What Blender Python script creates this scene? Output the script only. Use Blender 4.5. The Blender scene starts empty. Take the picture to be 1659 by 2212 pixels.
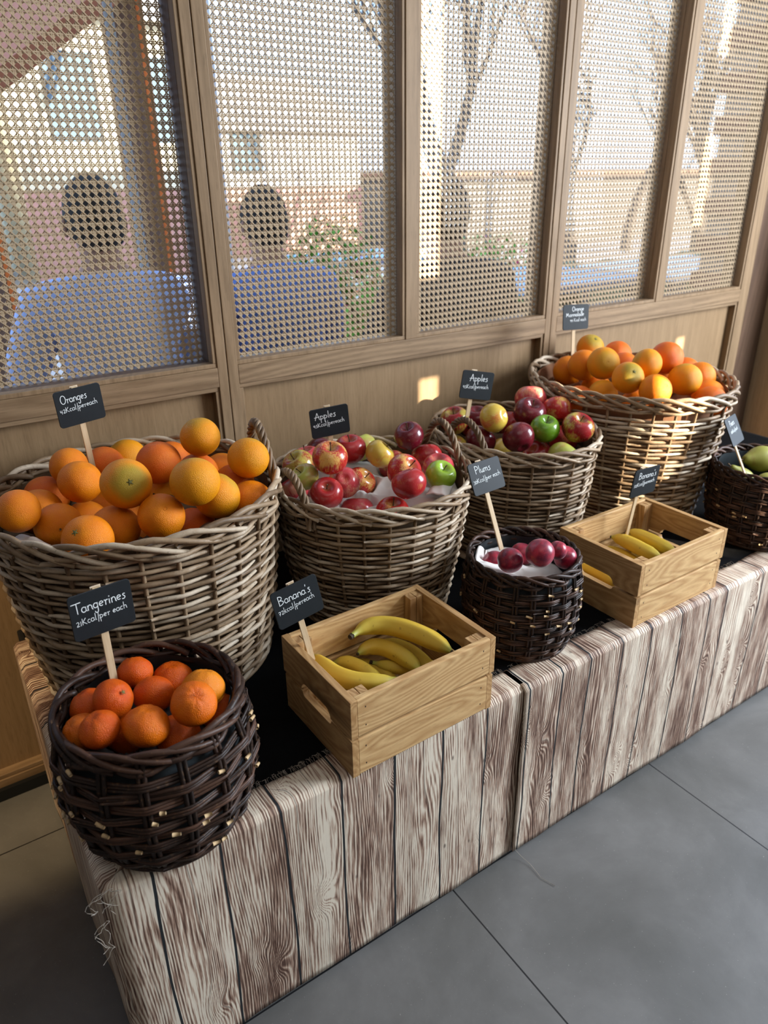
import bpy, math, random
import numpy as np
from mathutils import Vector, Matrix, noise as mnoise
random.seed(7)
SC = bpy.context.scene
COL = SC.collection
PI = math.pi

# ------------------------------------------------------------------ camera
cam = bpy.data.cameras.new('camera'); camo = bpy.data.objects.new('camera', cam); COL.objects.link(camo)
camo.location = (0, 0, 1.33)
camo.rotation_euler = (1.14023624, 0.0125229493, -0.591970121)
cam.sensor_fit = 'VERTICAL'; cam.sensor_height = 36.0; cam.lens = 1562.03/2212*36.0
cam.clip_start = 0.05; cam.clip_end = 300
cam.dof.use_dof = True; cam.dof.focus_distance = 1.25; cam.dof.aperture_fstop = 4.6
SC.camera = camo

# ------------------------------------------------------------------ light
SC.view_settings.view_transform = 'Standard'; SC.view_settings.look = 'None'
SC.view_settings.exposure = 0.62; SC.view_settings.gamma = 1.0; SC.view_settings.use_curve_mapping = False
SC.cycles.use_denoising = True
SC.cycles.max_bounces = 7; SC.cycles.diffuse_bounces = 3; SC.cycles.glossy_bounces = 3
SC.cycles.transmission_bounces = 4; SC.cycles.transparent_max_bounces = 8
SC.cycles.sample_clamp_indirect = 4.0
SC.cycles.caustics_reflective = False; SC.cycles.caustics_refractive = False
w = bpy.data.worlds.new('sky'); SC.world = w; w.use_nodes = True
nt = w.node_tree; bg = nt.nodes['Background']
sky = nt.nodes.new('ShaderNodeTexSky'); sky.sky_type = 'NISHITA'; sky.sun_disc = False
sky.sun_elevation = math.radians(17); sky.sun_rotation = math.radians(150)
sky.air_density = 1.3; sky.dust_density = 1.0; sky.ozone_density = 1.5
mixs = nt.nodes.new('ShaderNodeMix'); mixs.data_type = 'RGBA'; mixs.inputs[0].default_value = 0.72
mixs.inputs[7].default_value = (2.9, 4.1, 6.4, 1)
nt.links.new(sky.outputs[0], mixs.inputs[6]); nt.links.new(mixs.outputs[2], bg.inputs[0])
bg.inputs[1].default_value = 0.40

SUND = Vector((-0.57, 1.0, -0.27)).normalized()      # the way the low sun shines into the room
sun = bpy.data.lights.new('sun', 'SUN'); sun.energy = 17.0; sun.angle = math.radians(0.35); sun.color = (1.0, 0.88, 0.68)
so = bpy.data.objects.new('sun', sun); COL.objects.link(so)
so.rotation_euler = SUND.to_track_quat('-Z', 'Y').to_euler(); so.location = (4, -4, 4)

def area(name, loc, target, size, energy, color):
    l = bpy.data.lights.new(name, 'AREA'); l.shape = 'RECTANGLE'; l.size, l.size_y = size
    l.energy = energy; l.color = color
    o = bpy.data.objects.new(name, l); COL.objects.link(o); o.location = loc
    o.rotation_euler = (Vector(target)-Vector(loc)).to_track_quat('-Z', 'Y').to_euler()
    return o
area('daylight_side_window', (3.4, -0.35, 1.7), (0.6, 1.0, 0.5), (1.1, 1.5), 128, (0.80, 0.89, 1.0))
area('overhead_fill_light', (0.3, -0.3, 2.6), (0.6, 1.1, 0.5), (1.6, 1.2), 4, (1.0, 0.93, 0.84))  # added soft fill from overhead, not an actual fixture
sl = bpy.data.lights.new('warm_spotlight', 'SPOT'); sl.energy = 170; sl.color = (1.0, 0.72, 0.38); sl.spot_size = math.radians(17); sl.spot_blend = 0.35; sl.shadow_soft_size = 0.05
slo = bpy.data.objects.new('warm_spotlight', sl); COL.objects.link(slo); slo.location = (-1.3, 0.55, 2.6)
slo.rotation_euler = (Vector((-0.10, 1.58, 0.30))-slo.location).to_track_quat('-Z', 'Y').to_euler()

# ------------------------------------------------------------------ node helpers
class NM:
    def __init__(s, name):
        s.m = bpy.data.materials.new(name); s.m.use_nodes = True
        s.t = s.m.node_tree; s.b = s.t.nodes['Principled BSDF']; s.out = s.t.nodes['Material Output']
    def n(s, typ, **k):
        x = s.t.nodes.new('ShaderNode'+typ)
        for a, v in k.items(): setattr(x, a, v)
        return x
    def put(s, sock, v):
        if isinstance(v, bpy.types.NodeSocket): s.t.links.new(v, sock)
        elif isinstance(v, (tuple, list)) and len(v) == 3 and sock.type == 'RGBA': sock.default_value = (*v, 1)
        else: sock.default_value = v
    def math(s, op, a, b=0.0, c=None, clamp=False):
        x = s.n('Math', operation=op, use_clamp=clamp); s.put(x.inputs[0], a); s.put(x.inputs[1], b)
        if c is not None: s.put(x.inputs[2], c)
        return x.outputs[0]
    def coord(s, kind='Object', scale=(1, 1, 1), loc=(0, 0, 0), rot=(0, 0, 0)):
        t = s.n('TexCoord'); mp = s.n('Mapping'); s.t.links.new(t.outputs[kind], mp.inputs[0])
        mp.inputs['Scale'].default_value = scale; mp.inputs['Location'].default_value = loc
        mp.inputs['Rotation'].default_value = rot
        return mp.outputs[0]
    def noise(s, vec, scale=5, detail=3, rough=0.5, dist=0.0):
        x = s.n('TexNoise'); s.put(x.inputs['Vector'], vec); s.put(x.inputs['Scale'], scale)
        x.inputs['Detail'].default_value = detail; x.inputs['Roughness'].default_value = rough
        x.inputs['Distortion'].default_value = dist
        return x.outputs[0]
    def ramp(s, fac, stops, interp='LINEAR'):
        x = s.n('ValToRGB'); s.put(x.inputs[0], fac); r = x.color_ramp; r.interpolation = interp
        while len(r.elements) > 1: r.elements.remove(r.elements[-1])
        for i, (p, c) in enumerate(stops):
            e = r.elements[0] if i == 0 else r.elements.new(p)
            e.position = p; e.color = (*c, 1) if len(c) == 3 else c
        return x.outputs[0]
    def mix(s, fac, a, b, mode='MIX'):
        x = s.n('Mix', data_type='RGBA', blend_type=mode); s.put(x.inputs[0], fac); s.put(x.inputs[6], a); s.put(x.inputs[7], b)
        return x.outputs[2]
    def bump(s, h, strength=0.3, dist=0.01):
        x = s.n('Bump'); s.put(x.inputs['Height'], h); x.inputs['Strength'].default_value = strength
        x.inputs['Distance'].default_value = dist; s.put(s.b.inputs['Normal'], x.outputs[0])
    def attr(s, name):
        x = s.n('Attribute'); x.attribute_name = name; return x.outputs['Fac']
    def sep(s, vec):
        x = s.n('SeparateXYZ'); s.put(x.inputs[0], vec); return x.outputs
    def fin(s, color=None, rough=0.5, spec=0.5, **k):
        if color is not None: s.put(s.b.inputs['Base Color'], color)
        s.put(s.b.inputs['Roughness'], rough); s.put(s.b.inputs['Specular IOR Level'], spec)
        for a, v in k.items(): s.put(s.b.inputs[a.replace('_', ' ')], v)
        return s.m

def plain(name, color, rough=0.6, spec=0.3, var=0.15, scale=8, bump=0.0, **k):
    m = NM(name); n = m.noise(m.coord(), scale, 4, 0.55)
    c = m.mix(n, tuple(x*(1-var) for x in color), tuple(min(1, x*(1+var)) for x in color))
    if bump: m.bump(n, bump, 0.004)
    return m.fin(c, rough, spec, **k)

def wood(name, light, dark, axis=2, fine=90, rings=5.0, ringmix=0.4, rough=0.55, spec=0.25, stretch=14, pore=0.3, knots=0):
    """long-grained timber, the grain running along the given object axis"""
    m = NM(name)
    sc = [1, 1, 1]; sc[axis] = 1.0/stretch
    oi = m.n('ObjectInfo'); geo = m.coord('Object')
    off = m.n('VectorMath', operation='ADD'); m.put(off.inputs[0], geo)
    cmb = m.n('CombineXYZ'); m.put(cmb.inputs[0], m.math('MULTIPLY', oi.outputs['Random'], 3.1)); m.put(cmb.inputs[1], m.math('MULTIPLY', oi.outputs['Random'], 7.7)); m.put(cmb.inputs[2], m.math('MULTIPLY', oi.outputs['Random'], 5.3))
    m.put(off.inputs[1], cmb.outputs[0])
    mp = m.n('Mapping'); m.put(mp.inputs[0], off.outputs[0]); mp.inputs['Scale'].default_value = sc
    v = mp.outputs[0]
    big = m.noise(v, rings, 2, 0.4)
    st = m.math('FRACT', m.math('MULTIPLY', big, 22.0))
    st = m.math('ABSOLUTE', m.math('SUBTRACT', st, 0.5)); st = m.math('MULTIPLY', st, 2.0)
    fn = m.noise(v, fine, 4, 0.65)
    lo = m.noise(off.outputs[0], 3.0, 2, 0.5)
    if knots:
        vk = m.n('TexVoronoi'); m.put(vk.inputs['Vector'], v); vk.inputs['Scale'].default_value = knots
        kd = vk.outputs['Distance']
    f = m.math('ADD', m.math('MULTIPLY', st, ringmix), m.math('MULTIPLY', fn, 1-ringmix))
    c = m.mix(m.ramp(f, [(0.25, (0, 0, 0)), (0.72, (1, 1, 1))]), dark, light)
    c = m.mix(m.math('MULTIPLY', lo, 0.25), c, tuple(x*0.72 for x in dark))
    po = m.noise(v, fine*3.2, 2, 0.5)
    c = m.mix(m.math('MULTIPLY', m.ramp(po, [(0.30, (1, 1, 1)), (0.42, (0, 0, 0))]), pore), c, tuple(x*0.5 for x in dark))
    if knots:
        c = m.mix(m.math('MULTIPLY', m.ramp(kd, [(0.06, (1, 1, 1)), (0.13, (0.5, 0.5, 0.5)), (0.22, (0, 0, 0))]), 0.85), c, tuple(x*0.32 for x in dark))
    m.bump(fn, 0.12, 0.002)
    return m.fin(c, rough, spec)

# ------------------------------------------------------------------ mesh helpers
class MB:
    """collects shapes, builds ONE mesh object"""
    def __init__(s): s.v = []; s.f = []; s.m = []; s.t = []; s.uv = None; s.n = 0
    def add(s, v, f, mat=0, tint=0.5):
        o = s.n; s.v.extend(v); s.n += len(v)
        s.f.extend([tuple(i+o for i in q) for q in f]); s.m.extend([mat]*len(f)); s.t.extend([tint]*len(v))
    def box(s, a, b, mat=0, tint=0.5, M=None):
        x0, y0, z0 = a; x1, y1, z1 = b
        v = [(x0, y0, z0), (x1, y0, z0), (x1, y1, z0), (x0, y1, z0), (x0, y0, z1), (x1, y0, z1), (x1, y1, z1), (x0, y1, z1)]
        if M is not None: v = [tuple(M @ Vector(p)) for p in v]
        s.add(v, [(0, 3, 2, 1), (4, 5, 6, 7), (0, 1, 5, 4), (1, 2, 6, 5), (2, 3, 7, 6), (3, 0, 4, 7)], mat, tint)
    def tube(s, P, r, k=6, closed=False, mat=0, tint=0.5, cap=True, flat=1.0):
        P = np.asarray(P, float); n = len(P)
        r = np.full(n, r) if np.isscalar(r) else np.asarray(r, float)
        T = (np.roll(P, -1, 0)-np.roll(P, 1, 0)) if closed else np.gradient(P, axis=0)
        T /= np.linalg.norm(T, axis=1)[:, None]+1e-12
        ref = np.array([0, 0, 1.0]) if abs(T[:, 2]).mean() < 0.8 else np.array([1.0, 0.13, 0])
        A = np.cross(T, ref); A /= np.linalg.norm(A, axis=1)[:, None]+1e-12
        B = np.cross(T, A)
        a = np.arange(k)*2*PI/k
        V = P[:, None]+r[:, None, None]*(np.cos(a)[None, :, None]*A[:, None]*flat+np.sin(a)[None, :, None]*B[:, None])
        F = []
        for i in range(n if closed else n-1):
            j = (i+1) % n
            for q in range(k):
                q2 = (q+1) % k; F.append((i*k+q, i*k+q2, j*k+q2, j*k+q))
        if cap and not closed:
            F.append(tuple(range(k))); F.append(tuple((n-1)*k+q for q in range(k-1, -1, -1)))
        s.add([tuple(p) for p in V.reshape(-1, 3)], F, mat, tint)
    def lathe(s, prof, k=32, c=(0, 0, 0), mat=0, tint=0.5):
        V = []; F = []
        for r, z in prof:
            for q in range(k):
                a = 2*PI*q/k; V.append((c[0]+r*math.cos(a), c[1]+r*math.sin(a), c[2]+z))
        for i in range(len(prof)-1):
            for q in range(k):
                q2 = (q+1) % k; F.append((i*k+q, i*k+q2, (i+1)*k+q2, (i+1)*k+q))
        s.add(V, F, mat, tint)
    def grid(s, V, nu, nv, closed_u=False, mat=0, tint=0.5):
        F = []
        for i in range(nu if closed_u else nu-1):
            for j in range(nv-1):
                i2 = (i+1) % nu; F.append((i*nv+j, i2*nv+j, i2*nv+j+1, i*nv+j+1))
        s.add(V, F, mat, tint)
    def build(s, name, mats, parent=None, smooth=True, loc=None, bevel=0, sub=0, auto=None):
        me = bpy.data.meshes.new(name); me.from_pydata(s.v, [], s.f)
        mats = mats if isinstance(mats, (list, tuple)) else [mats]
        for q in mats: me.materials.append(q)
        if len(mats) > 1: me.polygons.foreach_set('material_index', s.m)
        at = me.attributes.new('tint', 'FLOAT', 'POINT'); at.data.foreach_set('value', s.t)
        if smooth: me.polygons.foreach_set('use_smooth', [True]*len(me.polygons))
        me.validate(); me.update()
        o = bpy.data.objects.new(name, me); COL.objects.link(o)
        if parent is not None: o.parent = parent
        if loc is not None: o.location = loc
        if bevel:
            b = o.modifiers.new('bevel', 'BEVEL'); b.width = bevel; b.segments = 2; b.limit_method = 'ANGLE'; b.angle_limit = math.radians(40)
        if sub:
            q = o.modifiers.new('sub', 'SUBSURF'); q.levels = q.render_levels = sub
        return o

def tag(o, label=None, cat=None, group=None, kind=None):
    if label: o['label'] = label
    if cat: o['category'] = cat
    if group: o['group'] = group
    if kind: o['kind'] = kind
    return o
def empty(name, loc=(0, 0, 0), rot=(0, 0, 0), **k):
    o = bpy.data.objects.new(name, None); COL.objects.link(o); o.location = loc; o.rotation_euler = rot
    o.empty_display_size = 0.05
    return tag(o, **k)
def one(name, mat, a, b, parent=None, bevel=0.0, **k):
    mb = MB(); c = [(a[i]+b[i])/2 for i in range(3)]
    mb.box([a[i]-c[i] for i in range(3)], [b[i]-c[i] for i in range(3)])
    o = mb.build(name, mat, parent, smooth=False, loc=c, bevel=bevel)
    return tag(o, **k)
def nz(x, y=0, z=0): return mnoise.noise(Vector((x, y, z)))

# ------------------------------------------------------------------ materials
OAKV = wood('oak_vertical', (0.31, 0.205, 0.115), (0.19, 0.12, 0.062), 2, 120, 5, 0.25)
OAKH = wood('oak_horizontal', (0.31, 0.205, 0.115), (0.175, 0.108, 0.056), 0, 120, 6, 0.35)
OAKP = wood('oak_panel', (0.31, 0.20, 0.105), (0.22, 0.137, 0.068), 2, 150, 3, 0.15)
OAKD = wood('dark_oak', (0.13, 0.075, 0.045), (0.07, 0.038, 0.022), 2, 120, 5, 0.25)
PINEX = wood('pine_long', (0.70, 0.46, 0.215), (0.46, 0.255, 0.10), 0, 110, 13, 0.40, 0.5, 0.3, 6, 0.25, 13)
PINEY = wood('pine_cross', (0.60, 0.37, 0.165), (0.38, 0.20, 0.075), 1, 110, 13, 0.40, 0.5, 0.3, 6, 0.25, 13)
PINEZ = wood('pine_post', (0.60, 0.38, 0.175), (0.36, 0.19, 0.075), 2, 80, 12, 0.6, 0.5, 0.3, 9, 0.15)
STICK = wood('birch_stick', (0.68, 0.52, 0.33), (0.55, 0.39, 0.22), 1, 200, 8, 0.3)
BLACKP = plain('black_plastic', (0.006, 0.007, 0.008), 0.45, 0.4)

def m_wicker(name, cols, rough=0.5, spec=0.35, spots=True):
    m = NM(name); t = m.attr('tint')
    v = m.coord('Object')
    n1 = m.noise(v, 26, 4, 0.6); n2 = m.noise(v, 170, 3, 0.6)
    f = m.math('ADD', m.math('MULTIPLY', t, 0.55), m.math('MULTIPLY', n1, 0.45))
    c = m.ramp(f, [(0.22, cols[0]), (0.5, cols[1]), (0.78, cols[2])])
    c = m.mix(m.math('MULTIPLY', m.ramp(n2, [(0.58, (0, 0, 0)), (0.74, (1, 1, 1))]), 0.55), c, cols[3])
    m.bump(n2, 0.25, 0.001)
    return m.fin(c, rough, spec)
WICK = m_wicker('washed_willow', [(0.13, 0.080, 0.042), (0.32, 0.220, 0.130), (0.60, 0.50, 0.375), (0.09, 0.058, 0.034)])
WICKD = m_wicker('dark_willow', [(0.013, 0.0065, 0.004), (0.034, 0.016, 0.010), (0.085, 0.040, 0.024), (0.20, 0.105, 0.05)], 0.48, 0.3)
CUTEND = plain('cut_willow_end', (0.55, 0.38, 0.20), 0.6)
def m_burlap(name, c1, c2):
    m = NM(name); v = m.coord('Object')
    n = m.noise(v, 420, 2, 0.5); l = m.noise(v, 8, 3)
    c = m.mix(n, c1, c2); c = m.mix(m.math('MULTIPLY', l, 0.5), c, tuple(x*0.6 for x in c1)); m.bump(n, 0.4, 0.001)
    return m.fin(c, 0.9, 0.1)
BURLAP = m_burlap('burlap', (0.085, 0.055, 0.032), (0.17, 0.115, 0.07))
BROWNLIN = m_burlap('brown_lining', (0.24, 0.115, 0.06), (0.30, 0.15, 0.085))
LINEN = plain('white_linen', (0.80, 0.76, 0.72), 0.8, 0.15, 0.05, 30, 0.15)
GREYLIN = plain('grey_lining', (0.035, 0.042, 0.046), 0.5, 0.3, 0.2, 9)
# ================================================================== the setting
WY = 1.583                        # face of the panelled partition
# --- floor
m = NM('grey_stone_tiles'); v = m.coord('Object'); s3 = m.sep(v)
def gl(sock, off):
    a = m.math('FRACT', m.math('ADD', m.math('DIVIDE', m.math('SUBTRACT', sock, off), 0.6235), 0.5))
    return m.math('MULTIPLY', m.math('ABSOLUTE', m.math('SUBTRACT', a, 0.5)), 0.6235)
g = m.math('MINIMUM', gl(s3[0], 0.6775), gl(s3[1], 1.4085)); gm = m.math('LESS_THAN', g, 0.0016)
n1 = m.noise(v, 3.2, 6, 0.62, 0.3); n2 = m.noise(v, 60, 4, 0.6)
c = m.ramp(n1, [(0.30, (0.080, 0.078, 0.073)), (0.5, (0.120, 0.117, 0.112)), (0.70, (0.175, 0.171, 0.165))])
c = m.mix(m.math('MULTIPLY', n2, 0.35), c, (0.12, 0.117, 0.112))
sp = m.ramp(m.noise(v, 240, 2, 0.5), [(0.70, (0, 0, 0)), (0.75, (1, 1, 1))])
c = m.mix(m.math('MULTIPLY', sp, 0.35), c, (0.42, 0.40, 0.38))
c = m.mix(gm, c, (0.012, 0.012, 0.013))
m.bump(m.math('SUBTRACT', m.math('MULTIPLY', n2, 0.3), gm), 0.25, 0.002)
FLOOR = m.fin(c, 0.42, 0.4)
mb = MB(); mb.box((-2.5, -1.02, -0.10), (6.0, 1.68, 0.0)); tag(mb.build('floor', FLOOR, smooth=False), kind='structure')
CEIL = plain('ceiling_paint', (0.62, 0.60, 0.57), 0.9, 0.1)
WALLP = plain('wall_paint', (0.30, 0.26, 0.22), 0.9, 0.1)
tag(one('ceiling', CEIL, (-2.5, -1.02, 2.8), (6.0, 1.70, 2.9)), kind='structure')
tag(one('wall_left', WALLP, (-2.6, -1.02, 0.0), (-2.5, 1.68, 2.8)), kind='structure')
# unseen wall added to mask the sun, slits shaped to cast strips of light
fw = empty('sun_mask_wall', (0, 0, 0)); tag(fw, kind='structure')
FY0, FY1 = -1.02, -1.0
def hx(x): return x + 0.57*(WY-FY1)            # where the sun comes through for a spot on the partition
def hz(z): return z + 0.27*(WY-FY1)
XS = [-2.5, hx(1.213), hx(1.288), hx(2.375), hx(2.43), 4.07, 4.34, 14.0]
def fwp(x0, x1, z0, z1): one('sun_mask_panel', WALLP, (x0, FY0, z0), (x1, FY1, z1), fw)
fwp(XS[0], XS[1], 0, 2.8); fwp(XS[2], XS[3], 0, 2.8); fwp(XS[4], XS[5], 0, 2.8); fwp(XS[6], XS[7], 0, 2.8)
for a, b in ((0, 0.95), (hz(0.829), hz(1.10))): fwp(XS[1], XS[2], a, b)
for a, b in ((0, hz(0.753)), (hz(0.805), hz(1.18)), (hz(1.46), hz(1.68))): fwp(XS[3], XS[4], a, b)
fwp(XS[5], XS[6], 1.27, 2.8)

tag(one('upper_sun_blocker', WALLP, (-6.0, -1.02, 2.91), (14.0, 1.70, 4.3)), kind='structure')  # unseen block added above the ceiling to keep sun off the terrace
# --- back wall: oak partition
wb = empty('wall_back', (0, WY, 0)); tag(wb, kind='structure')
def W(name, mat, x0, x1, z0, z1, y0=WY, y1=WY+0.085, bev=0.0015): return one(name, mat, (x0, y0, z0), (x1, y1, z1), None, bev)
def P(*a, **k):
    o = W(*a, **k); o.parent = wb; o.location.y -= WY; return o
ZT = 2.30
XL = -0.95
# stiles (vertical), in pairs that meet in a dark joint
for x0, x1 in ((-0.95, -0.92), (0.598, 0.6212), (0.6232, 0.648), (1.649, 1.6715), (1.6735, 1.697), (2.665, 2.72)):
    P('stile', OAKV, x0, x1, 0.03, ZT)
    
P('joint_strip', OAKD, 0.618, 0.626, 0.03, ZT, y0=WY+0.006, y1=WY+0.05, bev=0); P('joint_strip', OAKD, 1.669, 1.676, 0.03, ZT, y0=WY+0.006, y1=WY+0.05, bev=0)
for x0, x1 in ((1.129, 1.166), (2.167, 2.201)): P('mullion', OAKV, x0, x1, 0.942, ZT)
for x0, x1 in ((-0.92, 0.598), (0.648, 1.649), (1.697, 2.665)):
    P('rail', OAKH, x0, x1, 0.897, 0.942)
    P('base_rail', OAKH, x0, x1, 0.012, 0.050)
    # moulding round the lower panel, then the panel itself, set back
    P('moulding', OAKH, x0, x1, 0.886, 0.897, y0=WY+0.004, y1=WY+0.05)
    P('moulding', OAKH, x0, x1, 0.050, 0.061, y0=WY+0.004, y1=WY+0.05)
    P('moulding', OAKV, x0, x0+0.010, 0.061, 0.886, y0=WY+0.004, y1=WY+0.05)
    P('moulding', OAKV, x1-0.010, x1, 0.061, 0.886, y0=WY+0.004, y1=WY+0.05)
    P('panel', OAKP, x0+0.01, x1-0.01, 0.061, 0.886, y0=WY+0.028, y1=WY+0.06, bev=0)
P('header', OAKH, XL, 2.72, ZT, 2.80)
P('plinth_strip', BLACKP, XL, 2.72, 0.0, 0.03, y0=WY-0.012, y1=WY+0.02, bev=0)
tag(one('wall_far_left', WALLP, (-2.5, WY, 0), (XL, WY+0.08, 2.8)), kind='structure')
# right end: dark return, then a pale oak pier standing forward
wr = empty('wall_right', (2.86, WY, 0)); tag(wr, kind='structure')
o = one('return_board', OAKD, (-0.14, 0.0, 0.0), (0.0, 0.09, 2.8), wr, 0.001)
o = one('pier', wood('pale_oak_pier', (0.50, 0.36, 0.22), (0.36, 0.25, 0.145), 2, 120, 4, 0.2), (0.0, -0.155, 0.0), (0.30, 0.09, 2.8), wr, 0.002)
o = one('pier_edge', plain('red_brown_board', (0.10, 0.028, 0.015), 0.5), (0.0, -0.22, 0.0), (0.30, -0.157, 2.8), wr, 0.001)

# --- cane webbing
m = NM('cane'); n = m.noise(m.coord(), 40, 3, 0.6)
c = m.mix(n, (0.50, 0.375, 0.235), (0.64, 0.50, 0.33))
tr = m.n('BsdfTranslucent'); m.put(tr.inputs[0], (0.66, 0.48, 0.29)); mx = m.n('MixShader'); mx.inputs[0].default_value = 0.30
m.fin(c, 0.5, 0.3); m.t.links.new(m.b.outputs[0], mx.inputs[1]); m.t.links.new(tr.outputs[0], mx.inputs[2]); m.t.links.new(mx.outputs[0], m.out.inputs[0])
CANE = m.m
m = NM('window_glass'); ga = m.n('BsdfTransparent'); gg = m.n('BsdfGlossy'); gg.inputs['Roughness'].default_value = 0.02
fr = m.n('Fresnel'); fr.inputs[0].default_value = 1.45; mx = m.n('MixShader'); ge = m.n('NewGeometry'); m.put(mx.inputs[0], m.math('MULTIPLY', fr.outputs[0], m.math('SUBTRACT', 1.0, ge.outputs['Backfacing'])))
ga.inputs[0].default_value = (0.93, 0.95, 0.96, 1)
m.t.links.new(ga.outputs[0], mx.inputs[1]); m.t.links.new(gg.outputs[0], mx.inputs[2]); m.t.links.new(mx.outputs[0], m.out.inputs[0])
GLASS = m.m
PITCH = 0.0156
def webbing(x0, x1, z0, z1):
    mb = MB(); p = PITCH; h = 0.00105; dx = 0.00135
    def strip(a, b, y, hw, t=0.0004):
        a = Vector(a); b = Vector(b); d = (b-a).normalized(); nrm = Vector((-d.y, d.x))*hw
        q = [a-nrm, a+nrm, b+nrm, b-nrm]
        v = [(k.x, y-t, k.y) for k in q]+[(k.x, y+t, k.y) for k in q]
        mb.add(v, [(0, 1, 2, 3), (7, 6, 5, 4), (0, 4, 5, 1), (1, 5, 6, 2), (2, 6, 7, 3), (3, 7, 4, 0)])
    i = 0
    x = x0+p*0.5
    while x < x1-0.001:
        for s in (-1, 1): strip((x+s*dx, z0), (x+s*dx, z1), 0.0, h)
        x += p
    z = z0+p*0.5
    while z < z1-0.001:
        for s in (-1, 1): strip((x0, z+s*dx), (x1, z+s*dx), -0.0009 if s > 0 else 0.0009, h)
        z += p
    # diagonals half a pitch off the crossings
    Wd, Hd = x1-x0, z1-z0
    k = p*0.5
    # crossings at x=(i+.5)p, z=(j+.5)p -> diagonals pass x+z = m*p + p/2 off them
    s = p*0.5
    while s < Wd+Hd:
        xa = max(0, s-Hd); xb = min(Wd, s)
        if xb-xa > 0.002: strip((x0+xa, z0+s-xa), (x0+xb, z0+s-xb), -0.0018, 0.0010)
        s += p
    s = -Hd+((Hd) % p)-p*0.5
    while s < Wd:
        xa = max(0, s); xb = min(Wd, s+Hd)
        if xb-xa > 0.002: strip((x0+xa, z0+xa-s), (x0+xb, z0+xb-s), 0.0018, 0.0010)
        s += p
    return mb
WIN = [(-0.92, 0.598, 0.070, 0.03), (0.648, 1.129, 0.034, 0.0), (1.166, 1.649, 0.034, 0.0), (1.697, 2.167, 0.048, 0.0), (2.201, 2.665, 0.034, 0.0)]
for i, (x0, x1, dep, _) in enumerate(WIN):
    wn = empty('window_%d' % (i+1), (0, WY, 0)); tag(wn, kind='structure')
    z0, z1, b = 0.942, ZT, 0.010
    fr = MB()
    for a, c2 in (((x0, 0.003, z0), (x1, 0.03, z0+b)), ((x0, 0.003, z0+b), (x0+b*0.9, 0.03, z1)), ((x1-b*0.9, 0.003, z0+b), (x1, 0.03, z1))): fr.box(a, c2)
    fr.build('bead', OAKV, wn, smooth=False, bevel=0.0015)
    rv = MB()
    rv.box((x1-0.009, 0.0305, z0), (x1, 0.083, z1)); rv.box((x0, 0.0305, z0), (x0+0.009, 0.083, z1)); rv.box((x0+0.009, 0.0305, z0-0.0), (x1-0.009, 0.083, z0+0.008))
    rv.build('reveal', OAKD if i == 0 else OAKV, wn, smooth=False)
    q = webbing(x0+0.010, x1-0.010, z0+0.0085, z1).build('cane_webbing', CANE, wn, smooth=False); q.location.y = dep
    one('glass_pane', GLASS, (x0+0.01, 0.076, z0+0.009), (x1-0.01, 0.080, z1), wn)

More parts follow.
